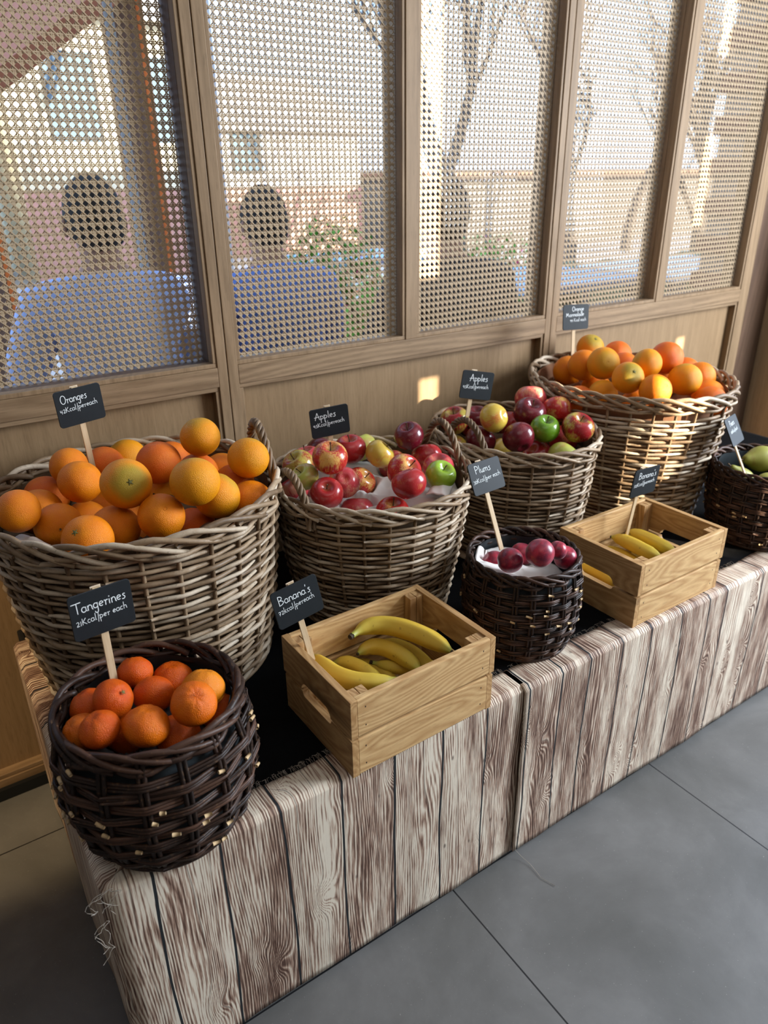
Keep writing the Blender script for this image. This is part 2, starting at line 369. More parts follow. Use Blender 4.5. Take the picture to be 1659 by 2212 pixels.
# ================================================================== display table and its covers
def m_fabric(name, lines, lo, hi):
    """printed planks: dark gaps at the listed places along the cloth, drifting like real boards"""
    m = NM(name); uv = m.n('UVMap'); s = m.sep(uv.outputs[0]); u, v_ = s[0], s[1]
    cmb = m.n('CombineXYZ'); m.put(cmb.inputs[0], m.math('MULTIPLY', u, 7.0)); m.put(cmb.inputs[1], m.math('MULTIPLY', v_, 2.6))
    warp = m.noise(cmb.outputs[0], 1.0, 2, 0.4)
    uw = m.math('ADD', u, m.math('MULTIPLY', m.math('SUBTRACT', warp, 0.5), 0.030))
    rng = hi-lo; pos = m.math('DIVIDE', m.math('SUBTRACT', uw, lo), rng)
    line = 0.0
    for L in lines: line = m.math('MAXIMUM', line, m.math('COMPARE', uw, L, 0.0021))
    random.seed(len(lines)); st = [(0.0, (random.random(),)*3)]
    for L in lines: r = random.random(); st.append(((L-lo)/rng, (r, r, r)))
    pid = m.ramp(pos, st, 'CONSTANT')
    # grain: contour lines of a noise stretched down each board
    c1 = m.n('CombineXYZ'); m.put(c1.inputs[0], m.math('MULTIPLY', u, 13.0)); m.put(c1.inputs[1], m.math('MULTIPLY', v_, 2.0)); m.put(c1.inputs[2], m.math('MULTIPLY', pid, 31.0))
    g1 = m.noise(c1.outputs[0], 1.0, 1.5, 0.45, 0.2)
    ck = m.n('CombineXYZ'); m.put(ck.inputs[0], m.math('MULTIPLY', u, 9.0)); m.put(ck.inputs[1], m.math('MULTIPLY', v_, 5.5)); m.put(ck.inputs[2], m.math('MULTIPLY', pid, 5.0))
    vk = m.n('TexVoronoi', feature='SMOOTH_F1'); m.put(vk.inputs['Vector'], ck.outputs[0]); vk.inputs['Scale'].default_value = 1.0; vk.inputs['Smoothness'].default_value = 0.3
    kd = vk.outputs['Distance']; bumpk = m.math('POWER', 2.718, m.math('MULTIPLY', m.math('MULTIPLY', kd, kd), -34.0))
    ph = m.math('ADD', m.math('ADD', m.math('MULTIPLY', g1, 7.0), m.math('MULTIPLY', u, 95.0)), m.math('MULTIPLY', bumpk, 5.5))
    wob = m.math('MULTIPLY', m.math('SUBTRACT', m.noise(c1.outputs[0], 6.0, 3, 0.6), 0.5), 0.55)
    tri = m.math('ABSOLUTE', m.math('SUBTRACT', m.math('FRACT', m.math('ADD', m.math('MULTIPLY', ph, 2.1), wob)), 0.5))
    c2 = m.n('CombineXYZ'); m.put(c2.inputs[0], m.math('MULTIPLY', u, 420.0)); m.put(c2.inputs[1], m.math('MULTIPLY', v_, 16.0))
    fine = m.noise(c2.outputs[0], 1.0, 3, 0.6)
    c3 = m.n('CombineXYZ'); m.put(c3.inputs[0], m.math('MULTIPLY', u, 30.0)); m.put(c3.inputs[1], m.math('MULTIPLY', v_, 4.0)); m.put(c3.inputs[2], m.math('MULTIPLY', pid, 9.0))
    patch = m.noise(c3.outputs[0], 1.0, 3, 0.6)
    f = m.math('ADD', m.math('MULTIPLY', tri, 0.62), m.math('MULTIPLY', m.math('SUBTRACT', fine, 0.5), 0.95))
    f = m.math('ADD', f, m.math('MULTIPLY', m.math('SUBTRACT', patch, 0.5), 0.85)); f = m.math('ADD', f, m.math('ADD', m.math('MULTIPLY', pid, -0.22), 0.15))
    c = m.ramp(f, [(0.0, (0.09, 0.048, 0.034)), (0.09, (0.22, 0.13, 0.092)), (0.22, (0.46, 0.325, 0.24)), (0.34, (0.74, 0.65, 0.52))])
    crack = m.ramp(m.math('ABSOLUTE', m.math('SUBTRACT', m.math('FRACT', m.math('MULTIPLY', ph, 0.29)), 0.5)), [(0.0, (1, 1, 1)), (0.035, (0, 0, 0))])
    c = m.mix(m.math('MULTIPLY', crack, 0.75), c, (0.06, 0.035, 0.028))
    c4 = m.n('CombineXYZ'); m.put(c4.inputs[0], m.math('MULTIPLY', u, 22.0)); m.put(c4.inputs[1], m.math('MULTIPLY', v_, 12.0))
    vo = m.n('TexVoronoi'); m.put(vo.inputs['Vector'], c4.outputs[0]); vo.inputs['Scale'].default_value = 1.0
    kn = m.ramp(vo.outputs['Distance'], [(0.04, (1, 1, 1)), (0.085, (0, 0, 0))])
    c = m.mix(m.math('MULTIPLY', kn, 0.7), c, (0.07, 0.045, 0.035))
    c = m.mix(line, c, (0.020, 0.022, 0.024))
    m.bump(fine, 0.15, 0.001)
    return m.fin(c, 0.62, 0.25)
TZ = 0.447
dt = empty('display_table', (1.22, 1.15, 0), label='long low display table under the wood-print cloths', cat='table')
TBL = plain('black_table_board', (0.012, 0.011, 0.011), 0.8, 0.12)
one('top_board', TBL, (-1.155, -0.352, 0.405), (1.38, 0.41, 0.4445), dt, 0.004)
for x in (-1.10, 0.0, 1.32):
    one('support_panel', TBL, (x-0.03, -0.345, 0.0), (x+0.03, 0.40, 0.404), dt)
bc = one('black_cloth', plain('black_cloth', (0.0045, 0.0045, 0.005), 0.95, 0.06, 0.4, 60, 0.2), (0.075, 0.815, 0.4446), (2.58, 1.555, 0.4468),
         label='plain black cloth lying over the table top under the baskets', cat='tablecloth')

def cover(name, path, s0, s1, useed, mat, label, nseg=90, drop=0.012, lip=0.055, closedge=False):
    """path: function s -> (x, y, nx, ny) along the outer top edge; the cloth folds from the top over the edge to the floor"""
    mb = MB(); V = []; UV = []
    prof = []                       # (inward distance, z, v)
    for k in range(6): t = k/5; prof.append((lip*(1-t)+0.008*t, TZ+0.0012+0.0018*(1-t)*0, 0.52-lip*0+lip*(1-t)*1.0))
    for k in range(1, 6):
        a = k/5*PI/2; prof.append((0.008-0.008*math.sin(a), TZ+0.0012-0.012*(1-math.cos(a)), 0.52-0.02*k/5*0.6))
    nz_ = 30
    for k in range(1, nz_+1): t = k/nz_; prof.append((0.0, TZ-0.011-(TZ-0.011-drop)*t, 0.508-(TZ-0.02-drop)*t))
    for i in range(nseg+1):
        s = s0+(s1-s0)*i/nseg; x, y, nx, ny = path(s)
        for j, (d, z, v) in enumerate(prof):
            wob = 0.0
            if j > 8:
                dd = min(1, (TZ-z)/0.12)
                wob = dd*(0.0045*nz(s*5.1+useed, z*1.2)+0.0018*nz(s*19+useed, z*2.5)+0.001)+0.003
            if j == 0: d = d+0.006*nz(s*12+useed)+0.002*nz(s*160)
            if j == len(prof)-1: z = z+0.004*nz(s*8+useed, 3)
            V.append((x-nx*d+nx*(wob+0.0015), y-ny*d+ny*(wob+0.0015), z)); UV.append((s, v))
    mb.grid(V, nseg+1, len(prof))
    o = mb.build(name, mat)
    uvl = o.data.uv_layers.new(name='UVMap')
    for lp in o.data.loops: uvl.data[lp.index].uv = UV[lp.vertex_index]
    so = o.modifiers.new('thick', 'SOLIDIFY'); so.thickness = 0.0012; so.offset = 1
    tag(o, label, 'tablecloth'); return o
LF = [-0.66, -0.56, -0.455, -0.35, -0.25, -0.13, 0.114, 0.216, 0.323, 0.426, 0.532, 0.635, 0.744]
def path1(s):
    r = 0.022
    # s = x along the front for s > .075 ; round the corner ; then back along the left side
    x0, y0 = 0.053, 0.785
    if s > x0+r: return (s, y0, 0, -1)
    L = r*PI/2
    t = (x0+r-s)
    if t < L:
        a = t/r; return (x0+r-r*math.sin(a), y0+r-r*math.cos(a), -math.sin(a), -math.cos(a))
    return (x0, y0+r+(t-L), -1, 0)
F1 = m_fabric('printed_plank_cloth_near', LF, -0.80, 0.95)
cv = cover('printed_cloth', path1, -0.655, 0.842, 0.0, F1, 'wood-plank print cloth over the near end and left side of the table', 190)
LR = [0.845, 0.936, 1.014, 1.112, 1.212, 1.319, 1.421, 1.493, 1.631, 1.75, 1.86, 1.97, 2.08, 2.2]
F2 = m_fabric('printed_plank_cloth_far', LR, 0.80, 2.70)
cv2 = cover('printed_cloth', lambda s: (s, 0.7795, 0, -1), 0.832, 2.60, 4.3, F2, 'wood-plank print cloth over the far half of the table front', 170, drop=0.016, lip=0.060)
cv['group'] = cv2['group'] = 'wood-print cloths over the table front'
# frayed threads, children of the near cloth
THR = plain('loose_thread', (0.42, 0.37, 0.31), 0.9, 0.1)
mb = MB()
random.seed(3)
for (x, y, z), n_, L in (((0.060, 0.79, 0.452), 6, 0.045), ((0.047, 0.775, 0.415), 3, 0.085)):
    for k in range(n_):
        q = []; px, py, pz = x, y-0.006, z; ph = random.uniform(0, 6)
        for j in range(16):
            q.append((px, py, pz)); a = ph+j*0.5+nz(j*0.3, k)*3
            px += 0.0045*math.cos(a)-0.0009; py += -0.0012*abs(math.sin(a)); pz += -L/22*random.uniform(0.2, 1.5)+0.003*math.sin(a)
        mb.tube(q, 0.0004, 4)
mb.build('loose_threads', THR, cv)
mb = MB()
for k in range(420):
    s = random.uniform(0.09, 0.83); L = random.uniform(0.004, 0.011); y = 0.785+0.055+0.004*nz(s*12)
    mb.tube([(s, y-0.004, TZ+0.0042), (s+random.uniform(-.003, .003), y+L*0.6, TZ+0.0055), (s+random.uniform(-.006, .006), y+L, TZ+0.0035)], 0.0003, 3)
mb.build('frayed_edge', THR, cv)
mb = MB()
for k in range(200):
    s = random.uniform(0.84, 1.6); L = random.uniform(0.003, 0.009); y = 0.7795+0.060+0.004*nz(s*12+4.3)
    mb.tube([(s, y-0.004, TZ+0.0035), (s+random.uniform(-.003, .003), y+L*0.6, TZ+0.005), (s+random.uniform(-.005, .005), y+L, TZ+0.002)], 0.0003, 3)
mb.build('frayed_edge', THR, cv2)
mb = MB(); mb.tube([(0.838, 0.772, 0.02), (0.845, 0.76, 0.008), (0.85, 0.735, 0.003), (0.846, 0.70, 0.002), (0.856, 0.67, 0.002)], 0.0005, 4); mb.build('loose_thread', THR, cv2)
# ================================================================== wicker baskets
def basket(name, c, z0, prof, nst, pitch, rr, label, mats, ell=1.0, rimz=0.03, seed=0, pair=False, handles=(), rod_n=8, liner=None, cuts=0, group=None, rimr=1.0, k6=6, amp=None):
    rnd = random.Random(seed)
    H = prof[-1][0]
    zs = [p[0] for p in prof]; rs = [p[1] for p in prof]
    R = lambda z: float(np.interp(z, zs, rs))
    root = empty(name, (c[0], c[1], z0), label=label, cat='basket', group=group)
    A = amp or rr*1.3
    mb = MB()
    rows = int((H-rimz*(0.5 if pair else 0.95)-0.010)/pitch)
    off0 = rnd.uniform(0, 6.28)
    def node(k, row, z, sgn):
        a = off0+2*PI*k/nst; r = R(z)+sgn*A+rnd.uniform(-.0006, .0006)
        return np.array([r*math.cos(a)*ell, r*math.sin(a), z])
    for row in range(rows):
        zb = 0.010+row*pitch
        strands = (-0.27, 0.0, 0.27) if pair else (0.0,)
        for st in strands:
            # break the ring into rods about 8-11 gaps long, each tapering
            start = rnd.randrange(nst); done = 0
            while done < nst:
                L = min(rnd.choice(rod_n if isinstance(rod_n, list) else [8, 10, 12]), nst-done)
                if nst-done-L < 3: L = nst-done
                pts = []; rad = []
                tint = rnd.random()
                lean = rnd.uniform(-0.12, 0.12)*pitch
                for k in range(L+1):
                    kk = start+done+k; sgn = 1 if (kk+row) % 2 else -1
                    dz = (0.16 if pair else 0.22)*sgn*pitch+rnd.uniform(-.12, .12)*pitch*(0.7 if pair else 1)+lean*(k/L-0.5)
                    p = node(kk, row, zb+st*pitch+dz, sgn)
                    if k:
                        q = pts[-1]
                        for t in (0.22, 0.5, 0.78):
                            u = t*t*(3-2*t); mid = q*(1-t)+p*t
                            pts.append(mid); rad.append(0)
                    pts.append(p); rad.append(0)
                n = len(pts); base = rr*rnd.uniform(0.85, 1.12)*(0.64 if pair else 1)
                rad = [base*(1.08-0.34*i/n)*min(1.0, 0.45+0.3*min(i, n-1-i)) for i in range(n)]
                # smooth once so rods bend over the stakes instead of kinking
                Pn = np.array(pts); Pn[1:-1] = 0.5*Pn[1:-1]+0.25*(Pn[:-2]+Pn[2:])
                mb.tube(Pn, rad, k6, tint=tint)
                done += L
    for k in range(cuts):          # pale cut rod ends
            a = rnd.uniform(0, 2*PI); z = rnd.uniform(0.02, H-0.03); r = R(z)+A*0.9
            P0 = np.array([r*math.cos(a)*ell, r*math.sin(a), z]); T = np.array([-math.sin(a)+0.25*math.cos(a), math.cos(a)+0.25*math.sin(a), rnd.uniform(-.25, .25)])
            L = rnd.uniform(0.003, 0.006)
            mb.tube([P0-T*L, P0+T*L], [rr*0.62, rr*0.52], 7, mat=1, tint=1)
    mb.build('woven_wall', mats, root)
    # stakes
    ms = MB()
    for k in range(nst):
        a = off0+2*PI*k/nst; t = rnd.uniform(-0.1, 0.45)
        for dd in ((-0.6, 0.6) if pair else (0,)):
            q = [((R(z)*math.cos(a+dd*rr/R(z)*1.3))*ell, R(z)*math.sin(a+dd*rr/R(z)*1.3), z) for z in np.linspace(0.004, H-0.004, 10)]
            ms.tube(q, rr*(0.85 if not pair else 0.75), 6, tint=t)
    ms.build('stakes', mats[0], root)
    # border: every stake is bent down behind and in front of the next ones
    mr = MB(); R1 = R(H)
    span = 3.3
    for k in range(nst):
        a0 = off0+2*PI*k/nst; t = rnd.random(); q = []; rad = []
        j0 = rnd.uniform(-.001, .001)
        for i in range(15):
            s = i/14; a = a0+2*PI/nst*span*s
            ro = (-0.55+2.3*s-0.75*max(0, s-0.75)*4)*rr*rimr*1.2+j0
            zz = H-rimz*0.55+(rimz*0.62)*math.sin(min(1, s/0.42)*PI/2)-(rimz*0.95)*max(0, (s-0.42)/0.58)**1.25
            if s > 0.88: ro -= (s-0.88)*rr*6
            q.append(((R1+ro)*math.cos(a)*ell, (R1+ro)*math.sin(a), zz)); rad.append(rr*rimr*(1.18-0.40*s))
        mr.tube(q, rad, 7, tint=t)
    for row in range(2):                                  # waling below the border
        q = []; n = nst*4
        for i in range(n):
            a = off0+2*PI*i/n; sg = math.cos(PI*i/4+row*PI)*A*1.1
            q.append(((R1+sg)*math.cos(a)*ell, (R1+sg)*math.sin(a), H-rimz*(0.55+0.35*row)+rnd.uniform(-.0006, .0006)))
        mr.tube(q, rr*0.95, 7, closed=True, tint=0.4+0.2*row)
    mr.build('braided_rim', mats[0], root)
    # base
    me = MB(); rb = R(0)
    me.lathe([(0.0, 0.006), (rb*0.97, 0.006), (rb*1.0, 0.003), (rb*0.97, 0.0), (0.0, 0.0)], 40)
    q = [((rb+0.002)*math.cos(a)*ell, (rb+0.002)*math.sin(a), rr*1.0+0.0005) for a in np.linspace(0, 2*PI, 72, endpoint=False)]
    me.tube(q, rr*1.1, 6, closed=True); o = me.build('woven_base', mats[0], root); 
    if ell != 1: o.scale.x = 1.0
    # lining
    if liner is not None:
        ml = MB(); V = []; nu = 60; top = H-rimz*0.5
        zz = np.linspace(0.01, top, 9)
        for i in range(nu):
            a = 2*PI*i/nu
            for z in zz:
                r = R(z)-A*1.6-rr*0.8-0.002+0.0016*nz(math.cos(a)*4, math.sin(a)*4, z*9); V.append((r*math.cos(a)*ell, r*math.sin(a), z+(0.004*nz(a*2) if z == top else 0)))
        ml.grid(V, nu, len(zz), closed_u=True); ml.build('lining', liner, root)
    # rope handles over the rim
    for (am, da, hh, out, thick) in handles:
        mh = MB(); n = 64
        def arc(s):
            a = am+da*(2*s-1); e = math.sin(PI*s)**0.62
            r = R1+0.004+out*e
            return np.array([r*math.cos(a)*ell, r*math.sin(a), H-0.05*(1-e)*(1 if s in (0, 1) else 1)+hh*e])
        Cn = np.array([arc(s) for s in np.linspace(0, 1, n)])
        T = np.gradient(Cn, axis=0); T /= np.linalg.norm(T, axis=1)[:, None]
        U = np.cross(T, np.array([math.cos(am), math.sin(am), 0.3])); U /= np.linalg.norm(U, axis=1)[:, None]; B = np.cross(T, U)
        for s3 in range(4):
            ph = s3*2*PI/4; tt = np.linspace(0, 1, n)
            ang = ph+tt*2*PI*4.2
            env = thick*(0.9+0.5*np.clip((np.abs(tt-0.5)-0.42)*8, 0, 1))
            Q = Cn+(np.cos(ang)*env)[:, None]*U+(np.sin(ang)*env)[:, None]*B
            mh.tube(Q, thick*0.62, 6, tint=rnd.uniform(-0.1, 0.45))
        mh.build('handle', mats[0], root)
    return root
BW = [WICK, CUTEND]; BD = [WICKD, CUTEND]
B1 = basket('wicker_basket', (0.307, 1.30), 0.448, [(0, 0.218), (0.19, 0.245), (0.372, 0.260)], 28, 0.0113, 0.0046,
            'large grey-washed wicker basket heaped with oranges at the left end', BW, seed=1, handles=[(-0.10, 0.30, 0.080, -0.022, 0.0062)], liner=BURLAP, rimz=0.036, rimr=1.15, group='grey-washed wicker baskets')
B2 = basket('wicker_basket', (0.784, 1.231), 0.448, [(0, 0.168), (0.16, 0.198), (0.312, 0.216)], 26, 0.0102, 0.0040,
            'grey-washed wicker basket of apples with a white napkin and two rope handles', BW, seed=2, handles=[(3.25, 0.33, 0.050, -0.012, 0.0058), (0.05, 0.34, 0.070, -0.020, 0.0058)], liner=BURLAP, rimz=0.032, rimr=1.15, group='grey-washed wicker baskets')
B3 = basket('wicker_basket', (1.243, 1.274), 0.448, [(0, 0.182), (0.16, 0.208), (0.312, 0.221)], 24, 0.0102, 0.0040,
            'grey-washed wicker basket of mixed apples between the napkin basket and the tall orange basket', BW, seed=3, ell=0.87, handles=[(3.25, 0.38, 0.055, -0.02, 0.0058)], liner=BURLAP, rimz=0.032, rimr=1.15, group='grey-washed wicker baskets')
B4 = basket('wicker_basket', (1.674, 1.275), 0.448, [(0, 0.225), (0.19, 0.258), (0.312, 0.276), (0.382, 0.284)], 30, 0.0113, 0.0046,
            'tall grey-washed wicker basket of oranges at the far end, lined in brown', BW, seed=4, ell=0.875, handles=[(-0.15, 0.02, -0.2, 0.0, 0.006)] if False else (), liner=BROWNLIN, rimz=0.036, rimr=1.15, group='grey-washed wicker baskets')
D1 = basket('wicker_basket', (0.175, 0.868), 0.448, [(0, 0.100), (0.04, 0.124), (0.11, 0.140), (0.18, 0.136), (0.228, 0.123)], 16, 0.0176, 0.0046,
            'small dark brown wicker basket of tangerines on the near corner', BD, seed=5, pair=True, liner=GREYLIN, rimz=0.028, cuts=46, rimr=1.0, group='small dark wicker baskets', rod_n=[6, 8, 5])
D2 = basket('wicker_basket', (0.946, 0.918), 0.448, [(0, 0.098), (0.04, 0.112), (0.10, 0.120), (0.16, 0.117), (0.198, 0.108)], 22, 0.0150, 0.0038,
            'small dark brown wicker basket of plums between the two crates', BD, seed=6, pair=True, liner=GREYLIN, rimz=0.024, cuts=40, group='small dark wicker baskets', rod_n=[6, 8, 5])
D3 = basket('wicker_basket', (1.80, 0.905), 0.448, [(0, 0.108), (0.04, 0.125), (0.10, 0.136), (0.16, 0.136), (0.206, 0.130)], 24, 0.0150, 0.0038,
            'small dark brown wicker basket of pears at the right edge', BD, seed=7, pair=True, liner=GREYLIN, rimz=0.024, cuts=36, group='small dark wicker baskets', rod_n=[6, 8, 5])

# ================================================================== fruit
def sky_off(m):
    oi = m.n('ObjectInfo'); v = m.n('VectorMath', operation='ADD'); m.put(v.inputs[0], m.coord('Object'))
    c = m.n('CombineXYZ'); m.put(c.inputs[0], m.math('MULTIPLY', oi.outputs['Random'], 13.0)); m.put(c.inputs[1], m.math('MULTIPLY', oi.outputs['Random'], 29.0)); m.put(c.inputs[2], 0.0)
    m.put(v.inputs[1], c.outputs[0]); return v.outputs[0], oi.outputs['Random']
def m_citrus(name, a, b, green=0.0, pore=34, rough=0.38):
    m = NM(name); v, rnd = sky_off(m); ob = m.coord('Object')
    n = m.noise(v, 1.3, 2, 0.5); p = m.noise(v, pore, 2, 0.5); s = m.noise(v, 9, 5, 0.7)
    c = m.mix(m.ramp(n, [(0.3, (0, 0, 0)), (0.7, (1, 1, 1))]), a, b)
    if green:
        z = m.sep(ob)[2]; g = m.math('MULTIPLY', m.ramp(m.math('ADD', z, m.math('MULTIPLY', n, 0.3)), [(0.75, (0, 0, 0)), (1.1, (1, 1, 1))]), green)
        c = m.mix(g, c, (0.42, 0.30, 0.03))
    c = m.mix(m.math('MULTIPLY', m.ramp(s, [(0.66, (0, 0, 0)), (0.74, (1, 1, 1))]), 0.22), c, (0.30, 0.12, 0.02))
    m.bump(p, 0.7, 0.0018)
    return m.fin(c, rough, 0.28)
OR = {'o': m_citrus('orange_peel', (0.76, 0.185, 0.003), (0.84, 0.25, 0.004)),
      'y': m_citrus('golden_peel', (0.78, 0.27, 0.004), (0.78, 0.31, 0.006), 0.55),
      'r': m_citrus('reddish_peel', (0.72, 0.125, 0.008), (0.76, 0.175, 0.008)),
      'g': m_citrus('orange_peel_green_top', (0.82, 0.26, 0.004), (0.80, 0.30, 0.008), 0.9),
      't': m_citrus('tangerine_peel', (0.60, 0.075, 0.003), (0.66, 0.11, 0.004), 0, 24, 0.30),
      'u': m_citrus('tangerine_peel_pale', (0.68, 0.12, 0.003), (0.72, 0.16, 0.004), 0, 24, 0.30),
      'v': m_citrus('tangerine_peel_yellow', (0.72, 0.20, 0.006), (0.74, 0.24, 0.010), 0, 24, 0.30)}
STEMG = plain('green_brown_stem', (0.16, 0.15, 0.05), 0.7, 0.2)
STEMB = plain('brown_stem', (0.10, 0.06, 0.03), 0.7, 0.2)
def m_apple(name, ground, blush, cover, streak=0.6, rough=0.22):
    m = NM(name); v, rnd = sky_off(m); ob = m.coord('Object'); z = m.sep(ob)[2]; x = m.sep(ob)[0]
    mp = m.n('Mapping'); m.put(mp.inputs[0], v); mp.inputs['Scale'].default_value = (9, 9, 0.9)
    st = m.noise(mp.outputs[0], 1.6, 4, 0.65); lo = m.noise(v, 1.05, 2, 0.5); dots = m.noise(v, 30, 1, 0.5)
    f = m.math('ADD', m.math('MULTIPLY', m.math('SUBTRACT', st, 0.5), streak*2.6), m.math('MULTIPLY', m.math('SUBTRACT', lo, 0.5), 3.4))
    f = m.math('ADD', f, cover)
    top = m.ramp(z, [(0.42, (0, 0, 0)), (0.56, (1, 1, 1))])   # keeps the stem hollow greenish via radius
    rad = m.n('VectorMath', operation='LENGTH'); cm = m.n('CombineXYZ'); m.put(cm.inputs[0], m.sep(ob)[0]); m.put(cm.inputs[1], m.sep(ob)[1]); m.put(rad.inputs[0], cm.outputs[0])
    hol = m.math('MULTIPLY', m.ramp(rad.outputs['Value'], [(0.10, (1, 1, 1)), (0.36, (0, 0, 0))]), top)
    c = m.mix(m.ramp(f, [(0.25, (0, 0, 0)), (0.75, (1, 1, 1))]), ground, blush)
    c = m.mix(m.math('MULTIPLY', hol, 0.65), c, tuple(k*0.75 for k in ground))
    c = m.mix(m.math('MULTIPLY', m.ramp(dots, [(0.70, (0, 0, 0)), (0.74, (1, 1, 1))]), 0.3), c, (0.75, 0.6, 0.35))
    m.bump(lo, 0.05, 0.01)
    return m.fin(c, rough, 0.5, Coat_Weight=0.15, Coat_Roughness=0.15)
AP = {'s': m_apple('apple_red_over_yellow', (0.66, 0.36, 0.09), (0.44, 0.018, 0.016), 0.85, 0.9),
      'r': m_apple('apple_red', (0.52, 0.16, 0.06), (0.40, 0.020, 0.022), 1.1, 0.5),
      'd': m_apple('apple_dark_red', (0.22, 0.02, 0.025), (0.125, 0.006, 0.014), 0.9, 0.3),
      'g': m_apple('apple_green', (0.28, 0.45, 0.030), (0.36, 0.46, 0.05), 0.2, 0.3),
      'k': m_apple('apple_deep_green', (0.12, 0.26, 0.012), (0.18, 0.32, 0.02), 0.2, 0.3),
      'p': m_apple('apple_pale_green', (0.48, 0.50, 0.09), (0.52, 0.36, 0.10), 0.15, 0.5),
      'y': m_apple('apple_yellow_blush', (0.62, 0.42, 0.06), (0.58, 0.16, 0.04), 0.15, 0.6),
      'b': m_apple('apple_half_blush', (0.48, 0.38, 0.06), (0.32, 0.014, 0.018), 0.70, 0.7),
      'k2': m_apple('apple_pink', (0.62, 0.24, 0.14), (0.52, 0.05, 0.06), 0.8, 0.7)}
def m_plum():
    m = NM('plum_skin'); v, r = sky_off(m); n = m.noise(v, 1.6, 3, 0.5); d = m.noise(v, 26, 2, 0.5)
    c = m.mix(m.ramp(n, [(0.35, (0, 0, 0)), (0.65, (1, 1, 1))]), (0.13, 0.005, 0.026), (0.44, 0.016, 0.040))
    c = m.mix(m.math('MULTIPLY', m.ramp(d, [(0.62, (0, 0, 0)), (0.68, (1, 1, 1))]), 0.35), c, (0.55, 0.16, 0.15))
    return m.fin(c, 0.32, 0.5, Sheen_Weight=0.2, Sheen_Roughness=0.4)
PLUM = m_plum()
def m_pear():
    m = NM('pear_skin'); v, r = sky_off(m); n = m.noise(v, 2, 4, 0.6); d = m.noise(v, 40, 2, 0.5)
    c = m.mix(n, (0.20, 0.22, 0.025), (0.34, 0.30, 0.07)); c = m.mix(m.math('MULTIPLY', m.ramp(d, [(0.6, (0, 0, 0)), (0.7, (1, 1, 1))]), 0.5), c, (0.20, 0.11, 0.03))
    return m.fin(c, 0.45, 0.35)
PEAR = m_pear()
m = NM('banana_peel'); v, r = sky_off(m); t = m.attr('tint'); n = m.noise(v, 60, 3, 0.6); n2 = m.noise(v, 14, 4, 0.6)
c = m.ramp(t, [(0.0, (0.34, 0.40, 0.08)), (0.12, (0.62, 0.46, 0.06)), (0.5, (0.72, 0.47, 0.055)), (0.9, (0.66, 0.44, 0.055)), (1.0, (0.36, 0.38, 0.07))])
c = m.mix(m.math('MULTIPLY', m.ramp(n, [(0.66, (0, 0, 0)), (0.72, (1, 1, 1))]), 0.5), c, (0.20, 0.10, 0.02))
c = m.mix(m.math('MULTIPLY', m.ramp(n2, [(0.52, (0, 0, 0)), (0.75, (1, 1, 1))]), 0.35), c, (0.50, 0.30, 0.04))
m.bump(n2, 0.12, 0.002)
BANANA = m.fin(c, 0.45, 0.35)

def sphere_mesh(name, fn, nu=40, nv=26):
    V = []; F = []
    for j in range(nv+1):
        ph = PI*j/nv
        for i in range(nu): V.append(fn(ph, 2*PI*i/nu))
    for j in range(nv):
        for i in range(nu):
            i2 = (i+1) % nu; F.append((j*nu+i, (j+1)*nu+i, (j+1)*nu+i2, j*nu+i2))
    me = bpy.data.meshes.new(name); me.from_pydata(V, [], F); me.polygons.foreach_set('use_smooth', [True]*len(F)); me.validate(); me.update(); return me
def f_orange(ph, a):
    r = 1+0.012*nz(math.cos(a)*1.3*math.sin(ph), math.sin(a)*1.3*math.sin(ph), math.cos(ph)*1.3)
    return (r*math.sin(ph)*math.cos(a), r*math.sin(ph)*math.sin(a), r*math.cos(ph)*0.97-0.045*math.exp(-(ph/0.16)**2))
def f_tang(ph, a):
    r = 1.02+0.02*nz(math.cos(a)*2*math.sin(ph), math.sin(a)*2*math.sin(ph), math.cos(ph)*2)+0.012*math.cos(9*a)*math.exp(-((ph-0.5)/0.4)**2)
    return (r*math.sin(ph)*math.cos(a), r*math.sin(ph)*math.sin(a), r*math.cos(ph)*0.86-0.07*math.exp(-(ph/0.24)**2)+0.03*math.exp(-((ph-0.42)/0.2)**2))
def f_apple(ph, a):
    r = (1+0.05*math.cos(ph))*(1+0.028*math.cos(5*a+0.4)*((1-math.cos(ph))/2)**2+0.015*math.cos(2*a))*0.985
    z = 0.90*math.cos(ph)-0.40*math.exp(-(ph/0.34)**2)+0.20*math.exp(-((PI-ph)/0.30)**2)+0.03
    return (r*math.sin(ph)*math.cos(a), r*math.sin(ph)*math.sin(a), z)
def f_plum(ph, a):
    r = 1-0.07*math.exp(-((a-PI)/0.22)**2)*math.sin(ph)**0.5
    return (r*math.sin(ph)*math.cos(a), r*math.sin(ph)*math.sin(a)*0.96, math.cos(ph)*0.98-0.10*math.exp(-(ph/0.25)**2))
ME_OR = sphere_mesh('orange', f_orange); ME_TA = sphere_mesh('tangerine', f_tang); ME_AP = sphere_mesh('apple', f_apple, 40, 36); ME_PL = sphere_mesh('plum', f_plum, 36, 24)
def mesh_of(mb, name):
    o = mb.build(name, STEMB); me = o.data; bpy.data.objects.remove(o); return me
mb = MB(); mb.lathe([(0.0, 0.962), (0.055, 0.965), (0.075, 0.945), (0.06, 0.93)], 10)
for k in range(5): a = k*2*PI/5; mb.box((-0.02, 0.03, 0.93), (0.02, 0.13, 0.950), M=Matrix.Rotation(a, 4, 'Z'))
ME_BUT = mesh_of(mb, 'stem_button')
mb = MB(); mb.tube([(0, 0, 0.50), (0.01, 0, 0.70), (0.03, 0.01, 0.88), (0.07, 0.02, 1.03)], [0.035, 0.03, 0.032, 0.05], 7); ME_STEM = mesh_of(mb, 'stem')
